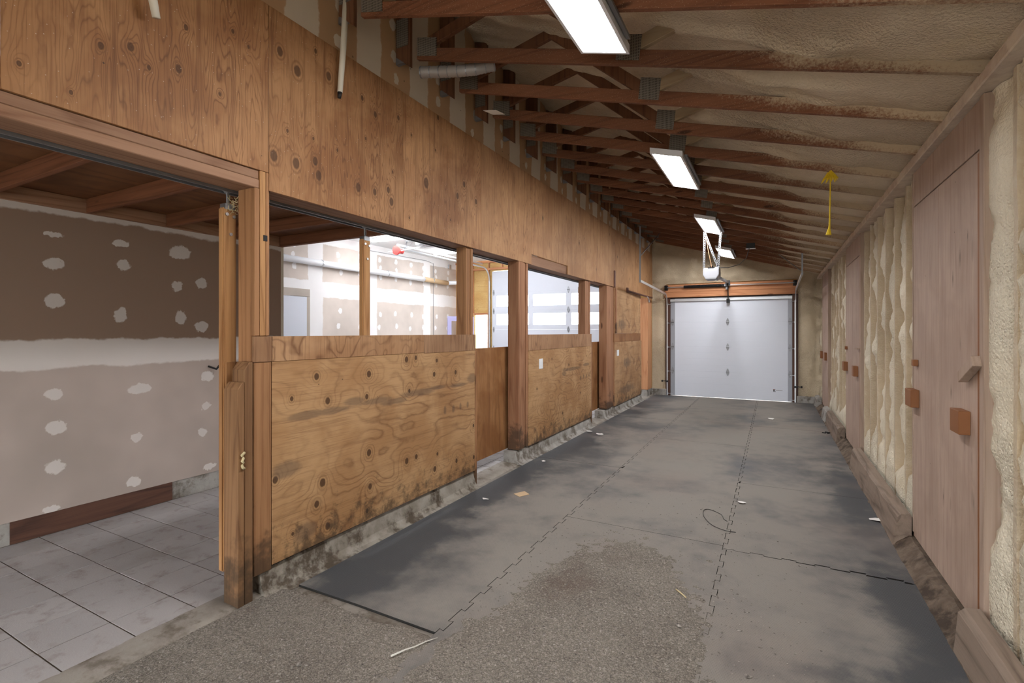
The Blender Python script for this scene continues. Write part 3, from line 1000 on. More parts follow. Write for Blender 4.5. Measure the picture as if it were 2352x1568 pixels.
b = B(); b.box(SX - .16, -2.80, 3.80, 3.86, 2.72, 5.0); struct('wall_loft', b, 'ceil_white')

# ------------------------------------------------------------ garage beyond
GB = []
for y in [6.95, 7.6, 8.2, 8.85, 9.55, 10.15, 10.75, 11.3, 11.9, 12.5]:
    for z in (3.42, 2.98, 2.05, 1.72):
        GB.append((y + R.uniform(-.05, .05), z + R.uniform(-.04, .04), .06, .07))
    GB.append((y, 3.24, .05, .06))
M['dw_garage'] = drywall('pale_tan_plasterboard', (.58, .515, .465), (.82, .81, .81), hb=[(2.36, 2.72), (3.56, 3.9)], vb=[(7.32, 7.72), (8.95, 9.42), (11.3, 11.62)], blobs=GB)
b = B(); b.box(GX - .1, GX, 3.86, EY, -.02, 3.80)
struct('wall_garage_left', b, 'dw_garage')
b = B(); b.box(GX - .1, SX - .16, 3.80, 3.9, -.02, 3.80)
struct('wall_garage_near', b, 'ceil_white')
b = B(); b.box(GX - .1, -2.80, 3.80, EY, 3.78, 3.86)
struct('ceiling_garage', b, 'ceil_white')
# end wall of the garage: strand board and foam between studs, opening for the big door and the side door
b = B()
for x0, x1, z0, z1 in [(GX - .1, -8.20, 0, 3.8), (-8.20, -7.66, 2.14, 3.8), (-7.66, -7.56, 0, 3.8), (-7.56, -3.15, 3.46, 3.8), (-3.15, -2.76, 0, 3.8)]:
    b.box(x0, x1, EY + .03, EY + .12, z0, z1)
struct('wall_garage_end', b, 'osb')
fr = thing('garage_wall_framing', 'orange timber framing around the opening on the garage end wall', 'framing', (-7.9, EY, 0))
for x in (-8.80, -8.23, -7.66):
    b = B(); b.box(x - .02, x + .02, EY - .03, EY + .03, 2.18 if x > -8.7 else 0, 3.76); obj('stud', b, 'fir_v', fr)
for z, xa, xb in ((3.74, GX, -3.0), (3.52, -8.2, -3.1), (2.15, -8.2, -7.64)):
    b = B(); b.box(xa, xb, EY - .035, EY + .03, z - .03, z + .03); obj('plate', b, 'fir', fr)
for x in (-7.2, -6.6, -6.0, -5.4, -4.8, -4.2):
    b = B(); b.box(x - .02, x + .02, EY - .03, EY + .03, 3.55, 3.71); obj('cripple', b, 'fir_v', fr)
b = B(); b.box(-7.69, -7.64, EY - .04, EY + .05, 0, 2.12); obj('jamb', b, 'fir_v', fr)

# big glazed garage door
gd = thing('door_2', 'big white sectional garage door with two rows of windows', 'garage door', (-5.3, EY, 0), kind='structure')
GZ = [0, .55, 1.10, 1.67, 2.23, 2.79, 3.44]
gx0, gx1 = -7.56, -3.10
cols = [(-7.41, -6.32), (-6.18, -5.16), (-4.995, -4.0), (-3.86, -3.25)]
for i in range(6):
    z0, z1 = GZ[i] + .0004, GZ[i + 1] - .0004
    b = B()
    if i in (3, 4):
        wz0, wz1 = (1.81, 2.14) if i == 3 else (2.365, 2.69)
        b.box(gx0, gx1, EY + .02, EY + .065, z0, wz0); b.box(gx0, gx1, EY + .02, EY + .065, wz1, z1)
        xs = [gx0] + [q for c_ in cols for q in c_] + [gx1]
        for k in range(0, len(xs), 2):
            b.box(xs[k], xs[k + 1], EY + .02, EY + .065, wz0, wz1)
    else:
        b.box(gx0, gx1, EY + .02, EY + .065, z0, z1)
        for zz in (.33, .66):
            b.box(gx0, gx1, EY + .016, EY + .021, z0 + (z1 - z0) * zz, z0 + (z1 - z0) * zz + .006)
    sec = obj('door_section', b, 'gdoor_white', gd)
    if i in (3, 4):
        for xa, xb in cols:
            gl = B(); gl.box(xa, xb, EY + .038, EY + .044, wz0, wz1)
            obj('pane', gl, 'glass', sec)


def hinge_b(x, y, z, w=.035, h=.085):
    b = B()
    b.prism([(x - w * .25, z - h), (x + w * .25, z - h), (x + w, z - .012), (x + w, z + .012), (x + w * .25, z + h), (x - w * .25, z + h), (x - w, z + .012), (x - w, z - .012)], 'Y', y - .012, y)
    b.tube([(x - w, y - .016, z), (x + w, y - .016, z)], .010, 8)
    return b


for i in range(1, 6):
    for x in (-5.08, -7.5):
        obj('hinge', hinge_b(x, EY + .016, GZ[i], .035 if x > -6 else .02), 'galv_dark', gd)
b = B(); b.box(-7.645, -7.60, EY - .06, EY - .03, 0, 3.15); b.box(-7.645, -7.635, EY - .06, EY + .02, 0, 3.15)
obj('track', b, 'galv', gd)
pts = []
for k in range(9):
    a = math.radians(k * 90 / 8)
    pts.append((-7.62, EY - .045 - .38 * (1 - math.cos(a)), 3.15 + .38 * math.sin(a)))
pts.append((-7.62, 8.75, 3.53))
b = B().tube(pts, .022, 6); obj('horizontal_track', b, 'galv', gd)
b = B(); b.beam((-7.62, 12.5, 3.62), (-7.62, 8.75, 3.60), .03, .045); obj('track_angle', b, 'galv', gd)
b = B(); b.tube([(-7.62, 8.70, 3.47), (-7.62, 8.75, 3.47)], .105, 18); b.tube([(-7.62, 8.75, 3.47), (-7.62, 8.92, 3.47)], .06, 14); obj('cable_drum', b, 'red', gd)
b = B().tube([(-7.95, 8.82, 3.47), (-7.66, 8.82, 3.47)], .012, 8); obj('drum_stub', b, 'galv', gd)
b = B().tube([(-7.62, 8.82, 3.47), (-6.2, 8.82, 3.56)], .016, 8); obj('torsion_shaft', b, 'white_metal', gd)
b = B(); b.beam((-7.75, 9.21, 3.77), (-7.45, 9.21, 3.77), .03, .03); b.beam((-7.72, 9.21, 3.76), (-7.62, 9.0, 3.55), .03, .006); b.beam((-7.5, 9.21, 3.76), (-7.62, 9.0, 3.55), .02, .006); obj('track_bracket', b, 'galv_dark', gd)
# ceiling unit, strip lights, pipe, wires, small doors
u = thing('ceiling_opener', 'white boxy opener unit with dark end hung from the garage ceiling', 'opener', (-6.9, 9.0, 3.55))
b = B(); b.box(-7.1, -6.75, 8.75, 9.2, 3.55, 3.76); obj('housing', b, 'white', u, bevel=.01)
b = B(); b.box(-7.02, -6.74, 8.70, 8.76, 3.59, 3.74); obj('end_cover', b, plain('dark_blue_grey_plastic', (.05, .06, .08), .4), u, bevel=.01)
b = B(); b.box(-7.0, -6.2, 8.88, 8.94, 3.52, 3.55); obj('mount_rail', b, 'galv_dark', u)
for lx0, lx1, ly, lab in ((-8.28, -6.9, 8.62, 'lit strip light on the garage ceiling nearer the loft'), (-8.15, -6.8, 10.86, 'lit strip light on the garage ceiling nearer the big door'), (-6.2, -4.9, 8.62, 'lit strip light on the garage ceiling hidden by the header'), (-6.2, -4.9, 10.86, 'second lit strip light hidden above the stall header')):
    t = thing('strip_light', lab, 'light', ((lx0 + lx1) / 2, ly, 3.7), 'strip lights on the garage ceiling')
    b = B(); b.box(lx0, lx1, ly - .06, ly + .06, 3.74, 3.78); obj('housing', b, 'white_metal', t)
    b = B(); b.box(lx0 + .02, lx1 - .02, ly - .05, ly + .05, 3.70, 3.742); obj('diffuser', b, 'strip', t)
t = thing('vent_pipe', 'long white vent pipe running along the garage wall', 'pipe', (GX + .09, 8.8, 3.1))
b = B().tube([(GX + .09, 3.95, 3.12), (GX + .09, 11.2, 3.10)], .07, 14); obj('pipe', b, 'white_metal', t, smooth=True)
b = B().tube([(GX + .09, 11.2, 3.10), (GX + .09, 12.35, 3.09)], .07, 14); tag(obj('pipe_end', b, plain('tan_pipe_paint', (.56, .40, .24), .6), t, smooth=True), 'tan-coloured last length', None)
b = B().tube([(GX + .09, 12.35, 3.09), (-8.4, 12.9, 3.14)], .06, 12); obj('elbow', b, 'white_metal', t, smooth=True)
for y in (5.4, 7.6, 9.7, 11.6):
    b = B().tube([(GX + .09, y, 3.11), (GX + .09, y + .03, 3.11)], .078, 14); obj('strap', b, 'galv', t)
b = B(); b.tube([(GX + .012, 9.0, 3.62), (GX + .012, 11.4, 3.66), (GX + .012, 11.75, 3.62), (GX + .012, 11.76, 1.2)], .006, 5)
solo('wall_cable', b, 'galv_dark', 'thin cable running down the garage wall from the ceiling', 'cable', (GX + .012, 11.76, 1.2))
b = B(); b.box(GX + .001, GX + .05, 12.5, 12.62, 3.55, 3.68)
solo('junction_box', b, 'galv', 'small grey box high on the garage wall by the corner', 'box', (GX + .02, 12.56, 3.55), bevel=.006)
d3 = thing('door_3', 'plain white side door in the garage plasterboard wall', 'door', (GX, 6.85, 0), kind='structure')
b = B(); b.box(GX, GX + .03, 6.40, 7.27, .02, 2.35); obj('door_leaf', b, 'gdoor_white', d3)
b = B(); b.box(GX, GX + .02, 7.27, 7.36, .02, 2.355); b.box(GX, GX + .02, 6.3, 7.36, 2.36, 2.52); obj('raw_board', b, drywall('bare_board_strip', (.45, .40, .35), (.7, .7, .7)), d3)
d4 = thing('door_4', 'lilac door with glass pane standing open into the garage', 'door', (-8.2, 12.9, 0), kind='structure')
h0 = Vector((-8.18, 12.88, 0)); dr = Vector((math.cos(math.radians(240)), math.sin(math.radians(240)), 0)); nn = Vector((-dr.y, dr.x, 0)) * .02


def leaf(a0, a1, z0, z1, th=1.0):
    b = B()
    p = [h0 + dr * a0 - nn * th, h0 + dr * a1 - nn * th, h0 + dr * a1 + nn * th, h0 + dr * a0 + nn * th]
    return b.hexa([q + Vector((0, 0, z0)) for q in p] + [q + Vector((0, 0, z1)) for q in p])


lf = B()
for a in ((0, .12, .02, 2.07), (.75, .87, .02, 2.07), (.12, .75, 1.93, 2.07), (.12, .75, .02, .95)):
    q = leaf(*a); lf.add(q.v, q.f)
lfo = obj('door_leaf', lf, 'lilac', d4); obj('pane', leaf(.12, .75, .95, 1.93, .2), 'glass', lfo)

# ------------------------------------------------------------ wooden wall: concrete curbs
CUR = [('curb beneath the large knotty panel', 1.93, 4.36), ('curb beneath the swirly-grained panel', 5.30, 8.085), ('curb beneath the far small panel', 8.80, 11.76)]
for i, (lab, ya, yb) in enumerate(CUR):
    b = B()

    def cb(u, v, ya=ya, yb=yb):
        y = ya + u * (yb - ya)
        pr = [(-2.925, -.012), (-2.925, .138), (-2.79, .142), (-2.772, .138), (-2.758, .09), (-2.742, .03), (-2.715, -.002), (-2.66, -.012)]
        k = min(int(v * 7 + .001), 7)
        x, z = pr[k]
        w = .006 * fbm(y * 2.0, k * .7, 3) if k > 2 else 0
        if k >= 6: w += .02 * fbm(y * 2, 2, k)
        return (x + w, y, z + .003 * fbm(y * 3, k, 1))
    b.grid(int((yb - ya) * 30), 7, cb)
    n0 = len(b.v) - 8
    b.f.append(tuple(range(0, 8))); b.f.append(tuple(range(n0, n0 + 8)))
    solo('concrete_curb', b, 'curb' if i == 0 else 'curb_far', ('stained ' if i == 0 else 'grey ') + 'concrete ' + lab, 'curb', (-2.8, (ya + yb) / 2, -.012), 'concrete curbs under the stall panels', smooth=False)

# ------------------------------------------------------------ wooden wall: fixed lower panels


def ply(name, y0, y1, z0, z1, mat, label, cat='panel', x=WX, th=.018, group=None, loc=None, **kw):
    b = B(); b.box(x - th, x, y0, y1, z0, z1)
    return solo(name, b, mat, label, cat, loc or (x, y0, z0), group, bevel=.0015, **kw)


ply('plywood_board', 2.0, 4.352, .155, 1.415, 'panel', 'large knotty plywood panel with a dark smear and four dark finger marks', loc=tuple(OFF), group='lower plywood panels of the stall fronts')
ply('trim_strip', 2.0, 3.50, 1.4155, 1.573, 'trim_ply', 'plywood strip with bold wavy grain topping the large knotty panel', 'trim', x=WX + .004, group='plywood strips along the panel tops')
ply('trim_strip', 3.503, 4.36, 1.4085, 1.573, 'trim_ply2', 'short plywood strip topping the far end of the large knotty panel', 'trim', x=WX + .004, group='plywood strips along the panel tops')
ply('trim_block', 1.875, 1.996, 1.417, 1.573, 'trim_ply2', 'small square plywood block at the stall corner above the corner board', 'trim', x=WX + .004, group='plywood strips along the panel tops')
b = B(); b.box(WX - .035, WX, 1.878, 1.997, .13, 1.415)
solo('corner_board', b, 'post', 'upright corner board at the near end of the large knotty panel', 'board', (WX, 1.94, .13), bevel=.004)
b = B(); b.box(-2.93, WX - .004, 4.362, 4.40, .0, 1.40)
solo('end_stud', b, 'post', 'upright stud closing the far end of the large knotty panel', 'stud', (-2.84, 4.38, 0), bevel=.003)
ply('plywood_board', 5.63, 8.08, .15, 1.36, 'panel2', 'plywood panel with dense swirly grain and a white light switch', loc=(WX, 5.63, 0), group='lower plywood panels of the stall fronts')
ply('trim_strip', 5.62, 8.08, 1.3605, 1.566, 'trim_ply2', 'streaky plywood strip topping the swirly-grained panel', 'trim', x=WX + .004, group='plywood strips along the panel tops')
b = B(); b.box(-2.93, WX - .004, 8.09, 8.13, .0, 1.40)
solo('end_stud', b, 'post_far', 'upright stud closing the far end of the swirly-grained panel', 'stud', (-2.84, 8.11, 0), bevel=.003)
ply('plywood_board', 9.50, 11.72, .14, 1.40, 'panel3', 'plain blotched plywood panel at the far end with a small switch', loc=(WX, 9.5, 0), group='lower plywood panels of the stall fronts')
ply('trim_strip', 9.45, 11.60, 1.4005, 1.57, 'door_ply', 'plain plywood strip topping the far blotched panel', 'trim', x=WX + .004, group='plywood strips along the panel tops')
ply('plywood_sheet', 9.502, 11.60, 1.571, 2.459, 'panel3', 'plain plywood sheet above the far blotched panel beside the narrow doorway', 'plywood', loc=(WX, 9.1, .8))
b = B(); b.box(WX + .0005, WX + .024, 9.50, 9.58, 1.575, 2.455)
solo('batten', b, 'post_far', 'upright batten beside the far post above the small panel', 'batten', (WX, 9.54, 1.575), bevel=.003)
b = B(); b.box(WX - .012, WX + .018, 9.42, 9.50, 2.485, 2.80)
solo('batten', b, 'brown_trim', 'short dark batten on the plywood band above the far post', 'batten', (WX, 9.46, 2.485), bevel=.003)

# switches
for y, z, hh, lab in ((6.0, 1.174, .068, 'white switch plate on the swirly-grained panel'), (9.706, 1.181, .06, 'small white switch plate on the far blotched panel')):
    t = thing('light_switch', lab, 'switch', (WX, y, z), 'light switches on the plywood panels')
    w = .06 if y < 7 else .075
    b = B(); b.box(WX, WX + .006, y - w, y + w, z - hh, z + hh); obj('plate', b, 'white', t, bevel=.003)
    b = B(); b.box(WX + .006, WX + .010, y - .018, y + .018, z - .035, z + .035); obj('rocker', b, 'white', t, bevel=.002)

# ------------------------------------------------------------ posts
PG = 'posts standing in the wooden wall'
t = thing('corner_post', 'tall orange-brown post at the near stall corner beside the golden stile', 'post', (-2.83, 1.93, .12), PG)
b = B(); b.box(-2.905, WX - .036, 1.885, 1.94, .145, PB); b.box(-2.905, WX - .036, 1.94, 1.995, .145, PB); obj('post_core', b, 'post', t, bevel=.003)
b = B(); b.box(WX - .035, WX - .002, 1.885, 1.918, 1.575, 2.468); obj('face_strip', b, 'post', t, bevel=.003)
b = B(); b.box(WX - .035, WX, 1.92, 1.957, 1.575, 2.578); obj('face_strip', b, 'stile', t, bevel=.003)
b = B(); b.box(WX - .035, WX, 1.959, 1.9785, 1.575, 2.578); b.box(WX - .035, WX - .019, 1.979, 1.996, 1.575, 2.578); obj('face_strip', b, 'post', t, bevel=.003)
b = B(); b.box(WX - .001, WX + .004, 1.94, 1.965, 2.155, 2.19); obj('staple', b, 'black', t)
for ya, yb, m, lab in ((4.23, 4.345, 'post', 'brown post at the far end of the large knotty panel, before the glowing garage'), (7.85, 8.075, 'post_far', 'pinkish post at the far end of the swirly-grained panel')):
    t = thing('post', lab, 'post', (-2.83, (ya + yb) / 2, .14), PG)
    b = B(); b.box(-2.895, WX - .03, ya, yb - .04, .148, PB); obj('post_core', b, m, t, bevel=.003)
    b = B(); b.box(-2.88, WX - .0195, yb - .038, yb, .148, PB); obj('face_strip', b, m, t, bevel=.003)
for ya, yb, m, lab in ((5.36, 5.628, 'post_far', 'thick brown post on the curb between first sliding door and swirly-grained panel'), (8.97, 9.498, 'post_far', 'thick brown post on the curb before the far blotched panel')):
    t = thing('post', lab, 'post', (-2.83, (ya + yb) / 2, .14), PG)
    yc = ya + (yb - ya) * .55
    b = B(); b.box(-2.90, WX - .003, ya, yc, .15, PB); obj('post_core', b, m, t, bevel=.004)
    b = B(); b.box(-2.90, WX - .02, yc + .003, yb - .05, .15, PB); obj('face_strip', b, m, t, bevel=.003)
    b = B(); b.box(-2.90, WX - .008, yb - .046, yb, .15, PB); obj('face_strip', b, m, t, bevel=.003)
# short guide posts at the floor
b = B(); b.prism([(1.772, -.004), (1.812, -.004), (1.812, 1.305), (1.80, 1.305), (1.772, 1.265)], 'X', -2.868, -2.735)
t = thing('guide_post', 'short weathered guide post nearest the stall opening, lower sloping top', 'post', (-2.8, 1.79, -.004), 'short guide posts at the stall corner')
obj('plank', b, 'guide', t, bevel=.003)
b = B()
pp = [(WX + .012 + .012 * math.sin(k * 1.9), 1.80 + .010 * math.cos(k * 2.3), .80 + .012 * k) for k in range(9)]
b.tube(pp, .008, 7); obj('rope_knot', b, 'straw', t, smooth=True)
b = B(); b.prism([(1.815, -.004), (1.868, -.004), (1.868, 1.42), (1.845, 1.42), (1.815, 1.375)], 'X', -2.855, -2.738)
solo('guide_post', b, 'guide', 'taller short guide post with sloping top against the corner post', 'post', (-2.8, 1.84, -.004), 'short guide posts at the stall corner', bevel=.003)

# ------------------------------------------------------------ sliding stall doors on the overhead track
DX = -2.95


def stall_door(y0, y1, lab):
    t = thing('sliding_stall_door', lab, 'door', (DX - .02, (y0 + y1) / 2, .13), 'sliding stall doors hung from the track')
    for ya, yb in ((y0, y0 + .09), (y1 - .09, y1)):
        b = B(); b.box(DX - .045, DX, ya, yb, .14, 2.36)
        st = obj('stile', b, 'stile', t, bevel=.008, seg=2)
        ym = (ya + yb) / 2
        b = B(); b.tube([(DX, ym - .02, 2.32), (DX + .008, ym - .02, 2.32)], .010, 8); b.tube([(DX, ym + .025, 2.31), (DX + .008, ym + .025, 2.31)], .010, 8); b.tube([(DX, ym + .005, 2.20), (DX + .008, ym + .005, 2.20)], .010, 8)
        obj('bolt', b, 'galv', st)
        b = B(); b.box(DX - .05, DX + .004, ya + .015, yb - .015, 2.35, 2.385); b.tube([(DX - .02, ym, 2.375), (DX - .02, ym, 2.47)], .010, 8); b.tube([(DX - .035, ym, 2.475), (DX - .006, ym, 2.475)], .022, 10)
        obj('hanger', b, 'galv_dark', t)
    b = B(); b.box(DX, DX + .014, y0 + .015, y1, .145, 1.415); obj('plywood_panel', b, 'door_ply', t, bevel=.0015)
    b = B(); b.box(DX - .045, DX, y0 + .09, y1 - .09, .14, .23); b.box(DX - .045, DX, y0 + .09, y1 - .09, 1.32, 1.41);
    obj('rail', b, 'stile', t, bevel=.003)
    return t


stall_door(1.815, 3.06, 'open sliding stall door with golden stile, slid behind the large knotty panel')
stall_door(4.45, 5.69, 'sliding stall door with dark plywood half, just past the large knotty panel')
stall_door(8.10, 9.40, 'sliding stall door with dark plywood half, just past the swirly-grained panel')
b = B(); b.box(-3.005, -2.995, NEAR, 9.6, 2.455, 2.51); b.box(-2.945, -2.935, NEAR, 9.6, 2.455, 2.51); b.box(-3.005, -2.935, NEAR, 9.6, 2.502, 2.51)
solo('door_track', b, 'galv_dark', 'steel track under the header carrying the sliding stall doors', 'track', (-2.97, 3, 2.44))
# debris nest on the hanger
b = B()
for k in range(70):
    p = Vector((-2.95 + R.gauss(0, .02), 1.86 + R.gauss(.02, .03), 2.38 + R.gauss(0, .035)))
    d = Vector((R.gauss(0, 1), R.gauss(0, 1), R.gauss(-.3, 1))).normalized() * R.uniform(.015, .05)
    b.tube([p, p + d], .0016, 4)
solo('straw_nest', b, 'straw', 'tuft of straw and cobweb caught on the track above the golden stile', 'nest', (-2.95, 1.87, 2.33))

# header beams
b = B(); b.box(-2.93, WX - .012, NEAR, 1.918, 2.525, 2.578)
solo('header_board', b, 'beam', 'upper of the two header boards over the open stall, under the plywood', 'beam', (-2.84, 0, 2.525), bevel=.004)
b = B(); b.box(-2.93, WX - .006, NEAR, 1.918, PB, 2.523)
solo('header_board', b, 'beam', 'lower of the two header boards over the open stall, over the track', 'beam', (-2.84, 0, PB), bevel=.004)
b = B(); b.box(-2.93, WX - .02, 2.0, 9.62, PB, 2.60)
solo('header_beam', b, 'beam', 'long header beam along the sliding doors, its underside pale', 'beam', (-2.84, 5.8, PB), bevel=.003)

# plywood band over the doors
SH = [(NEAR, -.437, 2.58, PT), (-.435, .782, 2.58, PT), (.785, 1.977, 2.58, PT), (1.98, 3.229, PB, PT), (3.232, 4.473, PB, PT), (4.476, 5.715, PB, PT), (5.718, 6.979, PB + .13, PT), (6.982, 8.211, PB, PT), (8.214, 9.534, PB + .01, PT), (9.54, 11.08, 2.46, PT), (11.083, 12.93, 2.46, PT)]
SL = ['', 'upper plywood sheet beyond the left edge', 'upper plywood sheet over the open stall, two small dark knots', 'upper plywood sheet just right of the stall corner, row of knots low down', 'upper plywood sheet with one big cathedral knot, third bay from the left',
      'knot-speckled upper plywood sheet over the first sliding door', 'upper plywood sheet with its lower edge cut away to show the header', 'streaky upper plywood sheet over the far end of the swirly-grained panel', 'upper plywood sheet over the second sliding door, by the dark batten',
      'upper plywood sheet behind the angled track hanger', 'last upper plywood sheet against the foamed end wall']
for i, (ya, yb, za, zb) in enumerate(SH):
    if i < 2: 
        if i == 0: continue
    ply('plywood_sheet', ya, yb, za, zb, {2: 'upper_b', 3: 'upper_c', 4: 'upper_d'}.get(i, 'upper' if i < 2 else 'upper_far'), SL[i], 'plywood', group='plywood sheets of the band above the doors')
# the rail of the narrow sliding door and its jambs at the far end
b = B(); b.box(WX, WX + .022, 10.45, 12.84, 2.452, 2.49); b.box(WX, WX + .03, 10.35, 10.45, 2.44, 2.54)
solo('rail_board', b, 'brown_trim', 'thin dark rail board over the far narrow doorway', 'board', (WX, 11.6, 2.45), bevel=.003)
b = B(); b.tube([(WX + .03, 12.2, 2.46), (WX + .05, 12.28, 2.42), (WX + .05, 12.32, 2.33)], .012, 8)
solo('hook', b, 'white', 'small white hook hanging at the top of the far narrow doorway', 'hook', (WX + .04, 12.28, 2.33), smooth=True)
b = B(); b.box(-2.93, WX - .004, 12.40, 12.84, .16, 2.45)
solo('door_jamb_board', b, 'fir_v', 'orange fir jamb board standing at the far corner beside the end wall', 'board', (-2.84, 12.6, .16), bevel=.004)
b = B(); b.box(-2.93, WX - .01, 12.36, 12.93, -.012, .158)
solo('concrete_curb', b, 'curb_far', 'short grey concrete curb under the far jamb board', 'curb', (-2.84, 12.6, -.012), 'concrete curbs under the stall panels', bevel=.006)
b = B(); b.box(-2.93, WX - .02, 11.60, 11.74, .14, 2.45)
solo('stud', b, 'fir_v', 'fir stud at the near side of the far narrow doorway', 'stud', (-2.84, 11.67, .14), bevel=.003)

# white pipe stubs in front of the plywood
for pts, lab in (([(-2.665, 1.28, 3.60), (-2.665, 1.29, 3.25), (-2.672, 1.315, 3.14)], 'white pipe stub at the top edge above the stall header'), ([(-2.68, 2.545, 4.05), (-2.69, 2.52, 3.6), (-2.70, 2.50, 3.29)], 'long white pipe with a dark tip hanging before the plywood')):
    t = thing('pipe_stub', lab, 'pipe', pts[-1], 'white pipe stubs before the plywood band')
    p0, p1 = Vector(pts[0]), Vector(pts[-1])
    b = B().tube(pts, [.022, .021, .018], 10); obj('pipe', b, 'white_trim', t, smooth=True)
    if pts[0][2] > 4:
        b = B().tube([(-2.70, 2.50, 3.292), (-2.705, 2.498, 3.25)], [.017, .012], 8); obj('tip', b, 'black', t, smooth=True)

# ------------------------------------------------------------ roof trusses
def truss(y):
    t = thing('roof_truss', '', 'truss', (0, y, 0), 'roof trusses across the aisle')
    L, Rr = -2.53, .93
    b = B()
    d = .098
    b.hexa([(L, y, chord_z(L)), (Rr, y, chord_z(Rr)), (Rr, y + .038, chord_z(Rr)), (L, y + .038, chord_z(L)), (L, y, chord_z(L) + d), (Rr, y, chord_z(Rr) + d), (Rr, y + .038, chord_z(Rr) + d), (L, y + .038, chord_z(L) + d)])
    obj('bottom_chord', b, 'truss', t, bevel=.004)
    b = B(); b.hexa([(-2.745, y, chord_z(-2.6) + .05), (-2.60, y, chord_z(-2.6) - .06), (-2.60, y + .038, chord_z(-2.6) - .06), (-2.745, y + .038, chord_z(-2.6) + .05), (-2.745, y, 4.62), (-2.60, y, 4.58), (-2.60, y + .038, 4.58), (-2.745, y + .038, 4.62)])
    ep = obj('end_post', b, 'truss_v', t, bevel=.004)
    b = B(); b.box(-2.745, -2.66, y + .002, y + .036, chord_z(-2.6) - .01, chord_z(-2.6) + .04); obj('hanger', b, 'galv_dark', ep)
    yy = y + .019
    b = B().beam((-2.40, yy, 3.90), (-1.45, yy, 4.11), .038, .085); obj('web', b, 'truss_v', t, bevel=.003)
    b = B().beam((-.86, yy, 3.43), (-1.60, yy, 4.06), .038, .085); obj('web', b, 'truss_v', t, bevel=.003)
    b = B().beam((-.80, yy, 3.42), (-.32, yy, 3.555), .038, .085); obj('web', b, M['truss_spray'], t, bevel=.003)
    b = B().beam((-2.72, yy, roof_z(-2.72) + .03), (.05, yy, roof_z(.05) + .03), .034, .09); obj('top_chord', b, M['truss_spray'], t)
    zc = chord_z(-2.42)
    b = B(); b.hexa([(-2.52, y - .003, zc + .055), (-2.33, y - .003, zc + .005), (-2.33, y, zc + .005), (-2.52, y, zc + .055), (-2.52, y - .003, zc + .20), (-2.33, y - .003, zc + .15), (-2.33, y, zc + .15), (-2.52, y, zc + .20)]); obj('nail_plate', b, 'plate', t)
    b = B(); b.box(-2.735, -2.615, y - .003, y, 3.93, 4.16); obj('nail_plate', b, 'plate', t)
    zc = chord_z(-.83)
    b = B(); b.hexa([(-.90, y - .003, zc + .045), (-.75, y - .003, zc + .005), (-.75, y, zc + .005), (-.90, y, zc + .045), (-.88, y - .003, zc + .205), (-.73, y - .003, zc + .165), (-.73, y, zc + .165), (-.88, y, zc + .205)]); obj('nail_plate', b, 'plate', t)
    return t


M['truss_spray'] = lumber('foam_dusted_lumber', 'X', (.36, .27, .17), (.25, .16, .09), .1)
tr0 = truss(TY[0])
for k, y in enumerate(TY):
    if k == 0: lab = 'nearest roof truss, running along the top edge of the photo above the first light'
    elif k == 1: lab = 'second roof truss from the camera, passing the far end of the first light'
    elif k == 16: lab = 'last roof truss, closest to the foamed end wall'
    elif k == 15: lab = 'roof truss second from the foamed end wall'
    else: lab = ORD[k] + ' roof truss counted from the camera end'
    if k == 0: tr0['label'] = lab
    else: dup(tr0, (0, y, 0), lab)

# ------------------------------------------------------------ LED panel lights under the chords
def panel_light(y0, lab):
    L = 1.22
    x0, x1 = -1.045, -.745
    zf = lambda x: chord_z(x) - .004
    t = thing('panel_light', lab, 'light', ((x0 + x1) / 2, y0 + L / 2, zf(-.895)), 'LED panel lights under the trusses')

    def slab(xa, xb, ya, yb, h0, h1):
        return [(xa, ya, zf(xa) - h1), (xb, ya, zf(xb) - h1), (xb, yb, zf(xb) - h1), (xa, yb, zf(xa) - h1), (xa, ya, zf(xa) - h0), (xb, ya, zf(xb) - h0), (xb, yb, zf(xb) - h0), (xa, yb, zf(xa) - h0)]
    b = B()
    w = .018
    for a in ((x0, x0 + w, y0, y0 + L), (x1 - w, x1, y0, y0 + L), (x0 + w, x1 - w, y0, y0 + w), (x0 + w, x1 - w, y0 + L - w, y0 + L)):
        b.hexa(slab(*a, .0, .055))
    fo = obj('frame', b, 'led_rim', t)
    b = B(); b.hexa(slab(x0 + w, x1 - w, y0 + w, y0 + L - w, .0, .012)); obj('back_plate', b, 'led_rim', t)
    b = B()
    w2 = .03
    for a in ((x0 + w, x0 + w2, y0 + w, y0 + L - w), (x1 - w2, x1 - w, y0 + w, y0 + L - w), (x0 + w2, x1 - w2, y0 + w, y0 + w2), (x0 + w2, x1 - w2, y0 + L - w2, y0 + L - w)):
        b.hexa(slab(*a, .012, .04))
    obj('inner_rim', b, 'white_metal', t)
    b = B(); b.hexa(slab(x0 + w2, x1 - w2, y0 + w2, y0 + L - w2, .014, .034)); obj('diffuser', b, 'led', t)
    b = B(); b.hexa(slab(x1 + .006, x1 + .03, y0 + .1, y0 + L - .1, -.0, .02)); obj('side_bracket', b, 'galv_dark', t)


panel_light(1.665, 'largest and nearest LED panel light, cut off by the top edge')
panel_light(4.80, 'second LED panel light from the camera, fully in view')
panel_light(7.80, 'third LED panel light, just before the opener hangers')
panel_light(10.85, 'farthest and smallest LED panel light, behind the opener')

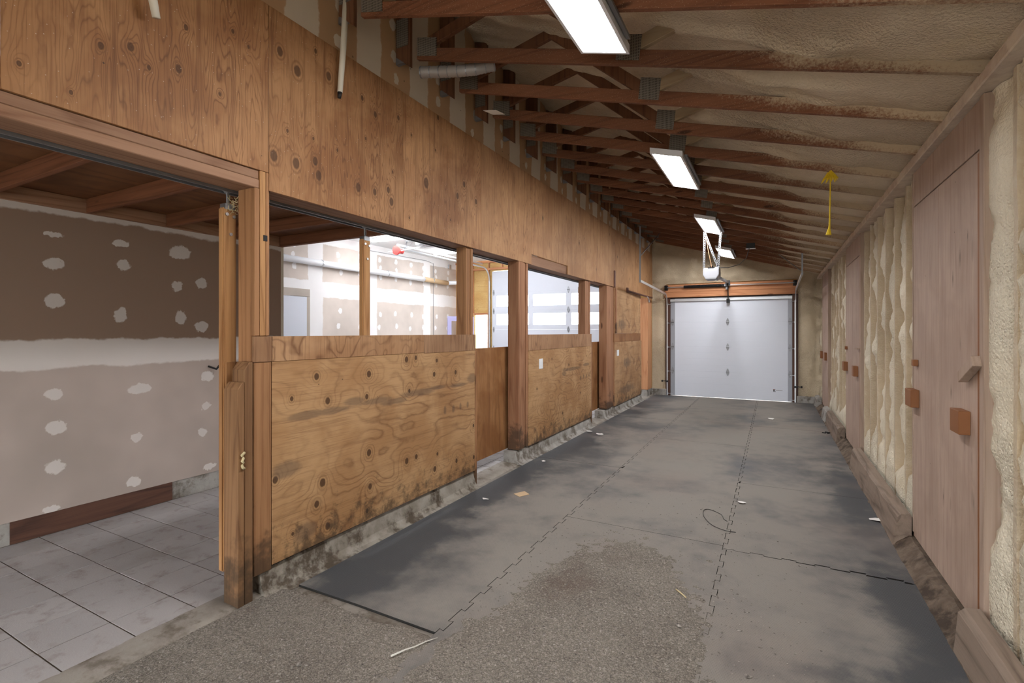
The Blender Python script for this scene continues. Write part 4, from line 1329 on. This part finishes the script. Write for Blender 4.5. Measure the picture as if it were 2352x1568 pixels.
# ------------------------------------------------------------ overhead door at the end of the aisle
od = thing('door_1', 'white sectional overhead door closing the end of the aisle', 'garage door', (-.95, EY, 0), kind='structure')
DZ = [.014, .625, 1.235, 1.845, 2.44]
x0, x1 = -2.30, .392
for i in range(4):
    z0, z1 = DZ[i] + (.0004 if i else -.018), DZ[i + 1] - .0004
    b = B(); b.box(x0, x1, EY + .02, EY + .065, z0, z1)
    for q in (.25, .5, .75):
        zz = z0 + (z1 - z0) * q
        b.box(x0 + .12, x1 - .12, EY + .0185, EY + .0205, zz, zz + .007)
    sec = obj('door_section', b, 'door_white', od, bevel=.004)
    for xa, xb in ((x0, x0 + .105), (x1 - .085, x1)):
        b = B(); b.box(xa, xb, EY + .012, EY + .0195, z0, z1); obj('end_stile', b, plain('grey_end_cap', (.33, .345, .39), .45, .3) if 'grey_end_cap' not in bpy.data.materials else bpy.data.materials['grey_end_cap'], sec)
for i in range(1, 4):
    for x in (-.965, x0 + .05, x1 - .045):
        obj('hinge', hinge_b(x, EY + .012, DZ[i]), 'galv_dark', od)
for zz in DZ[1:4] + [2.32, .06]:
    for x, xt in ((x0 + .05, x0 - .055), (x1 - .04, x1 + .05)):
        b = B(); b.tube([(x, EY - .005, zz - .02), (xt, EY - .03, zz - .02)], .006, 6); b.tube([(xt - .006, EY - .03, zz - .02), (xt + .006, EY - .03, zz - .02)], .022, 10); obj('roller', b, 'galv', od)
b = B(); b.box(x0, x1, EY - .02, EY + .018, 2.365, 2.42); b.box(x0, x1, EY - .035, EY - .018, 2.375, 2.385); b.box(x0, x1, EY - .035, EY - .018, 2.405, 2.415); obj('strut', b, 'galv', od)
b = B(); b.box(DX0 - .05, x0 - .004, EY + .0, EY + .07, -.01, 2.47); b.box(x1 + .004, DX1 + .05, EY + .0, EY + .07, -.01, 2.47); b.box(DX0 - .05, x0 + .03, EY + .068, EY + .10, -.01, 2.62); b.box(x1 - .03, DX1 + .05, EY + .068, EY + .10, -.01, 2.62); b.box(DX0 - .05, DX1 + .05, EY + .068, EY + .10, 2.40, 2.62); obj('jamb', b, 'jamb', od)
for sx, e in ((x0 - .075, -1), (x1 + .065, 1)):
    b = B(); b.box(sx - .008, sx + .008, EY - .065, EY - .012, .0, 2.28); b.box(sx - .02 * (1 + e) / 2 - .0, sx + .02 * (1 - e) / 2, EY - .067, EY - .06, 0, 2.28)
    obj('vertical_track', b, 'galv', od)
    pts = []
    for k in range(9):
        a = math.radians(k * 78 / 8)
        pts.append((sx, EY - .04 - .28 * (1 - math.cos(a)), 2.28 + .28 * math.sin(a)))
    pts.append((sx, 10.02, 2.635))
    b = B()
    for p0, p1 in zip(pts[:-1], pts[1:]):
        b.beam(p0, p1, .022, .05)
    obj('horizontal_track', b, 'galv', od)
    b = B(); b.beam((sx, 10.02, 2.60), (sx, 10.02, chord_z(sx) + .06 if e > 0 else 3.74), .03, .004, up=(0, 1, 0)); b.beam((sx - .012, 10.02, 2.60), (sx - .012, 10.02, chord_z(sx) + .06 if e > 0 else 3.74), .004, .03, up=(0, 1, 0))
    obj('hanger', b, 'galv_dark', od)
    zt = chord_z(sx) + .05
    b = B(); b.beam((sx, 10.04, 2.60 + (zt - 2.60) * (.45 if e < 0 else .15)), (sx + (.22 if e < 0 else -.35), 10.9, chord_z(sx + (.22 if e < 0 else -.35)) + .05), .025, .004)
    obj('hanger_brace', b, 'galv_dark', od)
    b = B(); b.box(sx - .03, sx + .03, EY - .10, EY - .05, .33, .37); b.box(min(sx, sx + e * .12), max(sx, sx + e * .12), EY - .06, EY - .045, .345, .36); b.tube([(sx + e * .1, EY - .06, .353), (sx + e * .135, EY - .06, .353)], .025, 8)
    obj('safety_eye', b, 'black', od)
hd = B(); hd.box(DX0 - .06, DX1 + .02, EY - .05, EY + .05, 2.47, 2.60); hd.box(DX0 - .06, DX1 + .02, EY - .045, EY + .05, 2.602, 2.79)
solo('door_header', hd, 'fir', 'orange fir header board above the overhead door', 'beam', (-.95, EY, 2.47), bevel=.004)
# spring shaft
b = B(); b.tube([(-2.40, EY - .10, 2.72), (.47, EY - .10, 2.72)], .0125, 8); obj('torsion_shaft', b, 'galv', od)
b = B()
hx = [(-1.96 + .95 * k / 480.0, EY - .10 + .032 * math.cos(k * .8), 2.72 + .032 * math.sin(k * .8)) for k in range(481)]
b.tube(hx, .0085, 5); b.tube([(-1.95, EY - .10, 2.72), (-1.02, EY - .10, 2.72)], .028, 10); obj('torsion_spring', b, 'black', od)
b = B(); b.tube([(-2.42, EY - .10, 2.72), (-2.36, EY - .10, 2.72)], .055, 14); b.box(-2.43, -2.35, EY - .11, EY - .05, 2.65, 2.77); obj('cable_drum', b, 'black', od)
b = B(); b.tube([(.43, EY - .10, 2.72), (.48, EY - .10, 2.72)], .055, 14); b.box(.41, .47, EY - .11, EY - .05, 2.65, 2.77); obj('cable_drum', b, 'black', od)
b = B(); b.tube([(-1.03, EY - .10, 2.72), (-.96, EY - .10, 2.72)], .045, 12); b.box(-1.0, -.95, EY - .11, EY - .05, 2.62, 2.80); obj('centre_bracket', b, 'galv_dark', od)
# maker's sticker low on the door: a red and black angular mark with a short dark line
b = B(); b.box(.02, .21, EY + .0172, EY + .0184, .19, .262); stk = obj('sticker', b, 'door_white', od)
b = B(); b.prism([(.0, .262), (.055, .258), (.052, .244), (.03, .244), (.06, .205), (.045, .2), (.02, .235), (.018, .205), (.008, .205), (.012, .245)], 'Y', EY + .016, EY + .0172); obj('mark', b, 'black', stk)
b = B(); b.prism([(.01, .268), (.045, .265), (.045, .260), (.01, .263)], 'Y', EY + .016, EY + .0172); obj('red_mark', b, 'red', stk)
b = B()
for k in range(9): b.box(.066 + k * .015, .077 + k * .015, EY + .016, EY + .0172, .238, .25)
obj('text_line', b, 'galv_dark', stk)

# ------------------------------------------------------------ door opener
op = thing('garage_door_opener', 'white door opener box hung on perforated straps before the overhead door', 'opener', (-.895, 8.75, 2.45))
b = B(); b.prism([(-1.01, 2.645), (-1.015, 2.53), (-.975, 2.465), (-.815, 2.465), (-.772, 2.53), (-.775, 2.655), (-.82, 2.66), (-.84, 2.635), (-.93, 2.635), (-.955, 2.645)], 'Y', 8.6, 8.95)
obj('housing', b, 'opener', op, bevel=.008, seg=2)
b = B(); b.prism([(-.985, 2.482), (-.972, 2.462), (-.818, 2.462), (-.80, 2.482)], 'Y', 8.597, 8.93); obj('lamp_cover', b, 'galv_dark', op)
b = B(); b.box(-.94, -.83, 8.62, 8.78, 2.635, 2.655); b.tube([(-.885, 8.68, 2.655), (-.885, 8.68, 2.685)], .022, 10); obj('motor_top', b, 'black', op)
for pa, pb in (((-1.0, 8.62, 2.63), (-.99, 8.62, 3.24)), ((-.79, 8.62, 2.66), (-.985, 8.62, 3.22)), ((-.785, 8.62, 2.63), (-.745, 8.62, 3.22))):
    pa, pb = Vector(pa), Vector(pb)
    st = B(); d = (pb - pa)
    n = 16
    for k in range(n):       # perforated strap: rungs with holes between two edges
        st.beam(pa + d * (k / n), pa + d * ((k + .45) / n), .006, .03, up=(1, 0, 0))
    off = Vector((.0125, 0, 0))
    st.beam(pa - off, pb - off, .006, .009, up=(1, 0, 0)); st.beam(pa + off, pb + off, .006, .009, up=(1, 0, 0))
    obj('strap', st, M['strap'], op)
b = B(); b.beam((-.895, 8.95, 2.57), (-.95, 12.80, 2.79), .035, .05); obj('rail', b, 'galv_dark', op)
b = B(); b.beam((-.95, 12.80, 2.77), (-.95, 12.92, 2.30), .02, .035, up=(0, 1, 0)); b.box(-.985, -.915, 12.86, 12.935, 2.30, 2.40); obj('door_arm', b, 'black', op)
b = B(); b.box(-1.0, -.90, 12.76, 12.84, 2.72, 2.83); obj('rail_bracket', b, 'black', op)
b = B().tube([(-.775, 8.66, 2.645), (-.65, 8.85, 2.66), (-.5, 9.15, 2.74), (-.40, 9.4, 2.88), (-.36, 9.55, 3.08)], .006, 6); obj('cord', b, 'wire', op, smooth=True)
b = B().tube([(-.97, 8.62, 3.15), (-.93, 8.63, 2.9), (-.885, 8.66, 2.66)], .004, 5); obj('pull_cord', b, plain('orange_cord', (.55, .30, .16), .7), op)
t = thing('outlet_box', 'dark outlet box on a truss to the right of the opener', 'outlet', (-.36, 9.79, 3.1))
b = B(); b.box(-.42, -.28, 9.74, 9.805, 3.09, 3.185); obj('box', b, 'black', t, bevel=.004)
b = B(); b.box(-.43, -.27, 9.735, 9.80, 3.083, 3.09); obj('cover', b, 'white_metal', t)

# ------------------------------------------------------------ hatches on the right wall
HG = 'tall plywood hatches in the foamed wall'
HLAB = ['nearest tall pinkish plywood hatch with a diagonal turn button', 'middle tall pinkish plywood hatch between two foamed bays', 'farthest tall pinkish plywood hatch near the overhead door']
for i, (ya, yb) in enumerate(HD):
    t = thing('plywood_hatch', HLAB[i], 'door', (RX, (ya + yb) / 2, .09), HG)
    ym = ya + (yb - ya) * .54 if i == 0 else ya + (yb - ya) * .5
    for a, c in ((ya + .055, ym - .002), (ym + .002, yb - .008)):
        b = B(); b.box(RX, RX + .018, a, c, .10, 2.515); obj('leaf_board', b, 'hatch', t, bevel=.0015)
    b = B(); b.box(RX + .002, RX + .022, ya - .01, yb + .0, 2.525, 2.772); obj('head_board', b, 'hatch', t, bevel=.0015)
    b = B(); b.box(RX - .004, RX + .03, ya + .028, ya + .054, .12, 2.50); obj('stop_strip', b, 'block', t)
    b = B(); b.box(RX - .006, RX + .165, ya - .036, ya + .026, .12, 2.772); obj('jamb', b, 'hatch_trim', t, bevel=.003)
    b = B(); b.box(RX - .002, RX + .165, yb, yb + .026, .12, 2.772); obj('jamb', b, 'hatch_trim', t, bevel=.003)
    if i < 2:
        for nm, y0, y1, z0, z1 in (('pull_block', ya + .165, ya + .31, 1.055, 1.18), ('latch_block', yb - .17, yb - .005, 1.06, 1.185), ('small_block', yb - .145, yb - .09, 1.355, 1.40)):
            b = B(); b.box(RX - (.05 if nm != 'small_block' else .03), RX - .0005, y0, y1, z0, z1); obj(nm, b, 'block', t, bevel=.002)
        b = B()
        if i == 0:
            b.beam((RX - .022, ya + .215, 1.355), (RX - .022, ya + .0, 1.455), .04, .055, up=(0, .4, 1))
        else:
            b.beam((RX - .02, ya + .16, 1.40), (RX - .02, ya - .0, 1.40), .035, .02)
        tb = obj('turn_button', b, 'hatch_trim', t, bevel=.002)
    else:
        for y0, y1 in ((ya + .25, ya + .45), (yb - .1, yb + .05)):
            b = B(); b.box(RX - .04, RX - .0005, y0, y1, 1.05, 1.2); obj('pull_block', b, 'block', t, bevel=.002)
# curb along the right wall: short weathered timbers on concrete with gaps at the hatches
for ya, yb, zt, lab, m in ((NEAR, 3.22, .235, 'weathered timber curb at the lower right corner under the near foam', 'timber'), (4.62, 7.0, .245, 'weathered timber curb block between the nearest and middle hatches', 'timber'), (8.42, 10.1, .24, 'weathered timber curb piece just beyond the middle hatch', 'timber'), (10.2, 10.85, .22, 'pale concrete curb piece before the farthest hatch', 'curb_far'), (12.2, 12.85, .20, 'small concrete curb piece by the end wall on the right', 'curb_far')):
    b = B()

    def tm(u, v, ya=ya, yb=yb, zt=zt):
        pr = [(.912, .0), (.912, zt - .02), (.905, zt), (.845, zt - .008), (.822, zt - .035), (.808, .06), (.80, -.012)]
        k = min(int(v * 6 + .001), 6); x, z = pr[k]; y = ya + u * (yb - ya)
        n_ = .008 * fbm(y * 4, k * .8, ya)
        return (x + n_ * (k > 2), y, z + .006 * fbm(y * 5, k * 2, 3) * (k in (1, 2, 3, 4)))
    n = max(6, int((yb - ya) * 14))
    b.grid(n, 6, tm); b.f.append(tuple(range(7))); q = len(b.v) - 7; b.f.append(tuple(range(q, q + 7)))
    solo('curb_timber', b, m, lab, 'curb', (.87, (ya + yb) / 2, -.012), 'curb pieces along the foamed wall')
# crumbled low concrete under the hatches
b = B()


def crumb(u, v):
    y = NEAR + u * (12.9 - NEAR)
    pr = [(1.0, .0), (.98, .085), (.90, .085), (.86, .055), (.825, .02), (.785, -.014)]
    k = min(int(v * 5 + .001), 5); x, z = pr[k]
    return (x + .018 * fbm(y * 7, k, 4) * (k > 1), y, z + .018 * fbm(y * 6, k * 1.3, 9) * (0 < k < 5))


b.grid(520, 5, crumb)
M['crumb'] = concrete('crumbled_brown_concrete', (.155, .118, .088), (.095, .070, .052), (.05, .036, .027), 12.0)
struct('baseboard_right', b, 'crumb', smooth=False)

# ------------------------------------------------------------ small things
t = thing('flexible_duct', 'ribbed grey flexible duct lying between the first trusses', 'duct', (-2.45, 3.35, 3.72))
pts = [(-2.55, 3.22, 3.73), (-2.40, 3.27, 3.72), (-2.24, 3.30, 3.70), (-2.10, 3.34, 3.70), (-1.98, 3.42, 3.74)]
pp = []
for k in range(41):
    f = k / 40 * 4; i0 = min(int(f), 3); w = f - i0
    pp.append(Vector(pts[i0]).lerp(Vector(pts[i0 + 1]), w))
b = B().tube(pp, [.043 + .003 * (k % 2) for k in range(41)], 14)
obj('hose', b, plain('grey_foil_duct', (.34, .32, .31), .55, .2), t, smooth=True)
for k in range(0, 41, 5):
    d = (pp[min(k + 1, 40)] - pp[max(k - 1, 0)]).normalized() * .004
    b = B().tube([pp[k] - d, pp[k] + d], .047, 14)
    obj('wire_rib', b, 'galv_dark', t)
b = B(); b.hexa([(-2.43, 4.00, 3.700), (-2.28, 3.98, 3.665), (-2.24, 4.08, 3.655), (-2.38, 4.10, 3.69), (-2.43, 4.00, 3.704), (-2.28, 3.98, 3.669), (-2.24, 4.08, 3.659), (-2.38, 4.10, 3.694)])
solo('paper_tag', b, 'paper', 'white paper tag stuck under the third truss near the plasterboard', 'tag', (-2.33, 4.04, 3.655))
rp = thing('yellow_rope', 'yellow rope hanging from a tassel on the fifth truss', 'rope', (.42, 4.94, 2.42))
b = B()
for k in range(16):
    a = (k - 8) / 8.0
    b.tube([(.43 + .004 * k / 8, 4.945, 2.965), (.43 + a * .05, 4.935 - .01 * (k % 3), 2.90), (.43 + a * .065, 4.93, 2.86 + .01 * (k % 4)), (.43 + a * .02, 4.94, 2.95)], .0035, 5)
obj('tassel', b, 'yellow', rp)
b = B(); b.tube([(.43, 4.93, 2.95), (.428, 4.93, 2.75), (.426, 4.93, 2.6), (.424, 4.93, 2.5), (.42, 4.93, 2.46)], [.005, .005, .005, .007, .010], 7); obj('cord', b, 'yellow', rp)
b = B(); b.tube([(.42, 4.93, 2.47), (.416, 4.93, 2.42)], [.010, .022], 8); obj('frayed_end', b, 'yellow', rp)

# things lying on the floor
b = B(); b.prism([(-2.26, 4.30), (-2.17, 4.25), (-2.12, 4.36), (-2.20, 4.42)], 'Z', .0, .004)
solo('cardboard_scrap', b, 'card', 'tan square cardboard scrap on the mat by the first sliding door', 'scrap', (-2.19, 4.33, 0))
b = B().tube([(-1.66, 1.86, .006), (-1.63, 1.93, .006), (-1.60, 1.97, .008), (-1.58, 2.03, .006), (-1.545, 2.085, .006)], [.005, .004, .0035, .003, .002], 6)
solo('pale_stick', b, 'string', 'long pale stick lying on the dirt before the left mat', 'stick', (-1.6, 1.97, .002), smooth=True)
b = B().tube([(-.53, 3.17, .006), (-.50, 3.14, .008), (-.46, 3.10, .006)], .0045, 6)
solo('straw_piece', b, 'straw', 'short straw piece on the gravel in mid aisle', 'straw', (-.5, 3.14, .002), smooth=True)
pts = [(-.40, 4.66, .004), (-.50, 4.74, .004), (-.545, 4.70, .004), (-.53, 4.55, .004), (-.45, 4.38, .004), (-.35, 4.30, .005), (-.26, 4.30, .004)]
def smoothed(P, n=8):
    out = []
    P = [Vector(P[0])] + [Vector(q) for q in P] + [Vector(P[-1])]
    for i in range(1, len(P) - 2):
        for k in range(n):
            t = k / n
            a, b_, c_, d_ = P[i - 1], P[i], P[i + 1], P[i + 2]
            out.append(.5 * ((2 * b_) + (c_ - a) * t + (2 * a - 5 * b_ + 4 * c_ - d_) * t * t + (3 * b_ - a - 3 * c_ + d_) * t ** 3))
    return out + [P[-2]]


b = B().tube(smoothed([(-.34, 4.52, .003), (-.37, 4.56, .003)] + pts), .0028, 6)
solo('wire_loop', b, 'wire', 'dark wire loop lying on the middle mat near the seam', 'wire', (-.43, 4.5, 0), smooth=True)
SCR = [(-2.43, 4.04, .03, 'small white scrap on the mat near the large panel curb'), (-2.60, 7.57, .06, 'curled white scrap by the curb of the swirly-grained panel'), (-2.39, 7.44, .05, 'white scrap lying off the curb of the swirly-grained panel'),
       (-.26, 5.07, .035, 'white scrap beside the right seam of the mats'), (.79, 5.14, .05, 'white leaf-like scrap against the timber curb'), (-.035, 10.21, .06, 'pale chip on the far mats toward the overhead door'), (-2.50, 5.55, .03, 'tiny white scrap by the thick brown post')]
for x, y, r, lab in SCR:
    b = B()
    n = 7
    rim = [(x + r * (.6 + .5 * R.random()) * math.cos(2 * math.pi * k / n) * 1.3, y + r * (.5 + .5 * R.random()) * math.sin(2 * math.pi * k / n), .002 + R.uniform(0, .012)) for k in range(n)]
    top = [(x, y, .009)] + rim
    bot = [(x, y, .007)] + [(a, c, max(.0, z - .002)) for a, c, z in rim]
    o_ = len(top)
    b.add(top + bot, [(0, 1 + k, 1 + (k + 1) % n) for k in range(n)] + [(o_, o_ + 1 + (k + 1) % n, o_ + 1 + k) for k in range(n)] + [(1 + k, o_ + 1 + k, o_ + 1 + (k + 1) % n, 1 + (k + 1) % n) for k in range(n)])
    solo('paper_scrap', b, 'paper', lab, 'scrap', (x, y, 0), 'white scraps on the mats')
b = B()
for k in range(6):
    b.tube([(.77 + R.gauss(0, .02), 9.19 + R.gauss(0, .03), .006), (.77 + R.gauss(0, .03), 9.19 + R.gauss(0, .05), .012)], .008, 5)
solo('dark_clump', b, 'black', 'small dark clump on the far mat by the right curb', 'debris', (.77, 9.19, 0))
b = B(); b.tube([(SX, 2.97, 1.25), (SX + .10, 2.99, 1.225), (SX + .13, 3.0, 1.26)], .010, 8)
solo('wall_hook', b, 'black', 'small dark hook on the stall plasterboard beside the golden stile', 'hook', (SX + .06, 2.99, 1.22), smooth=True)
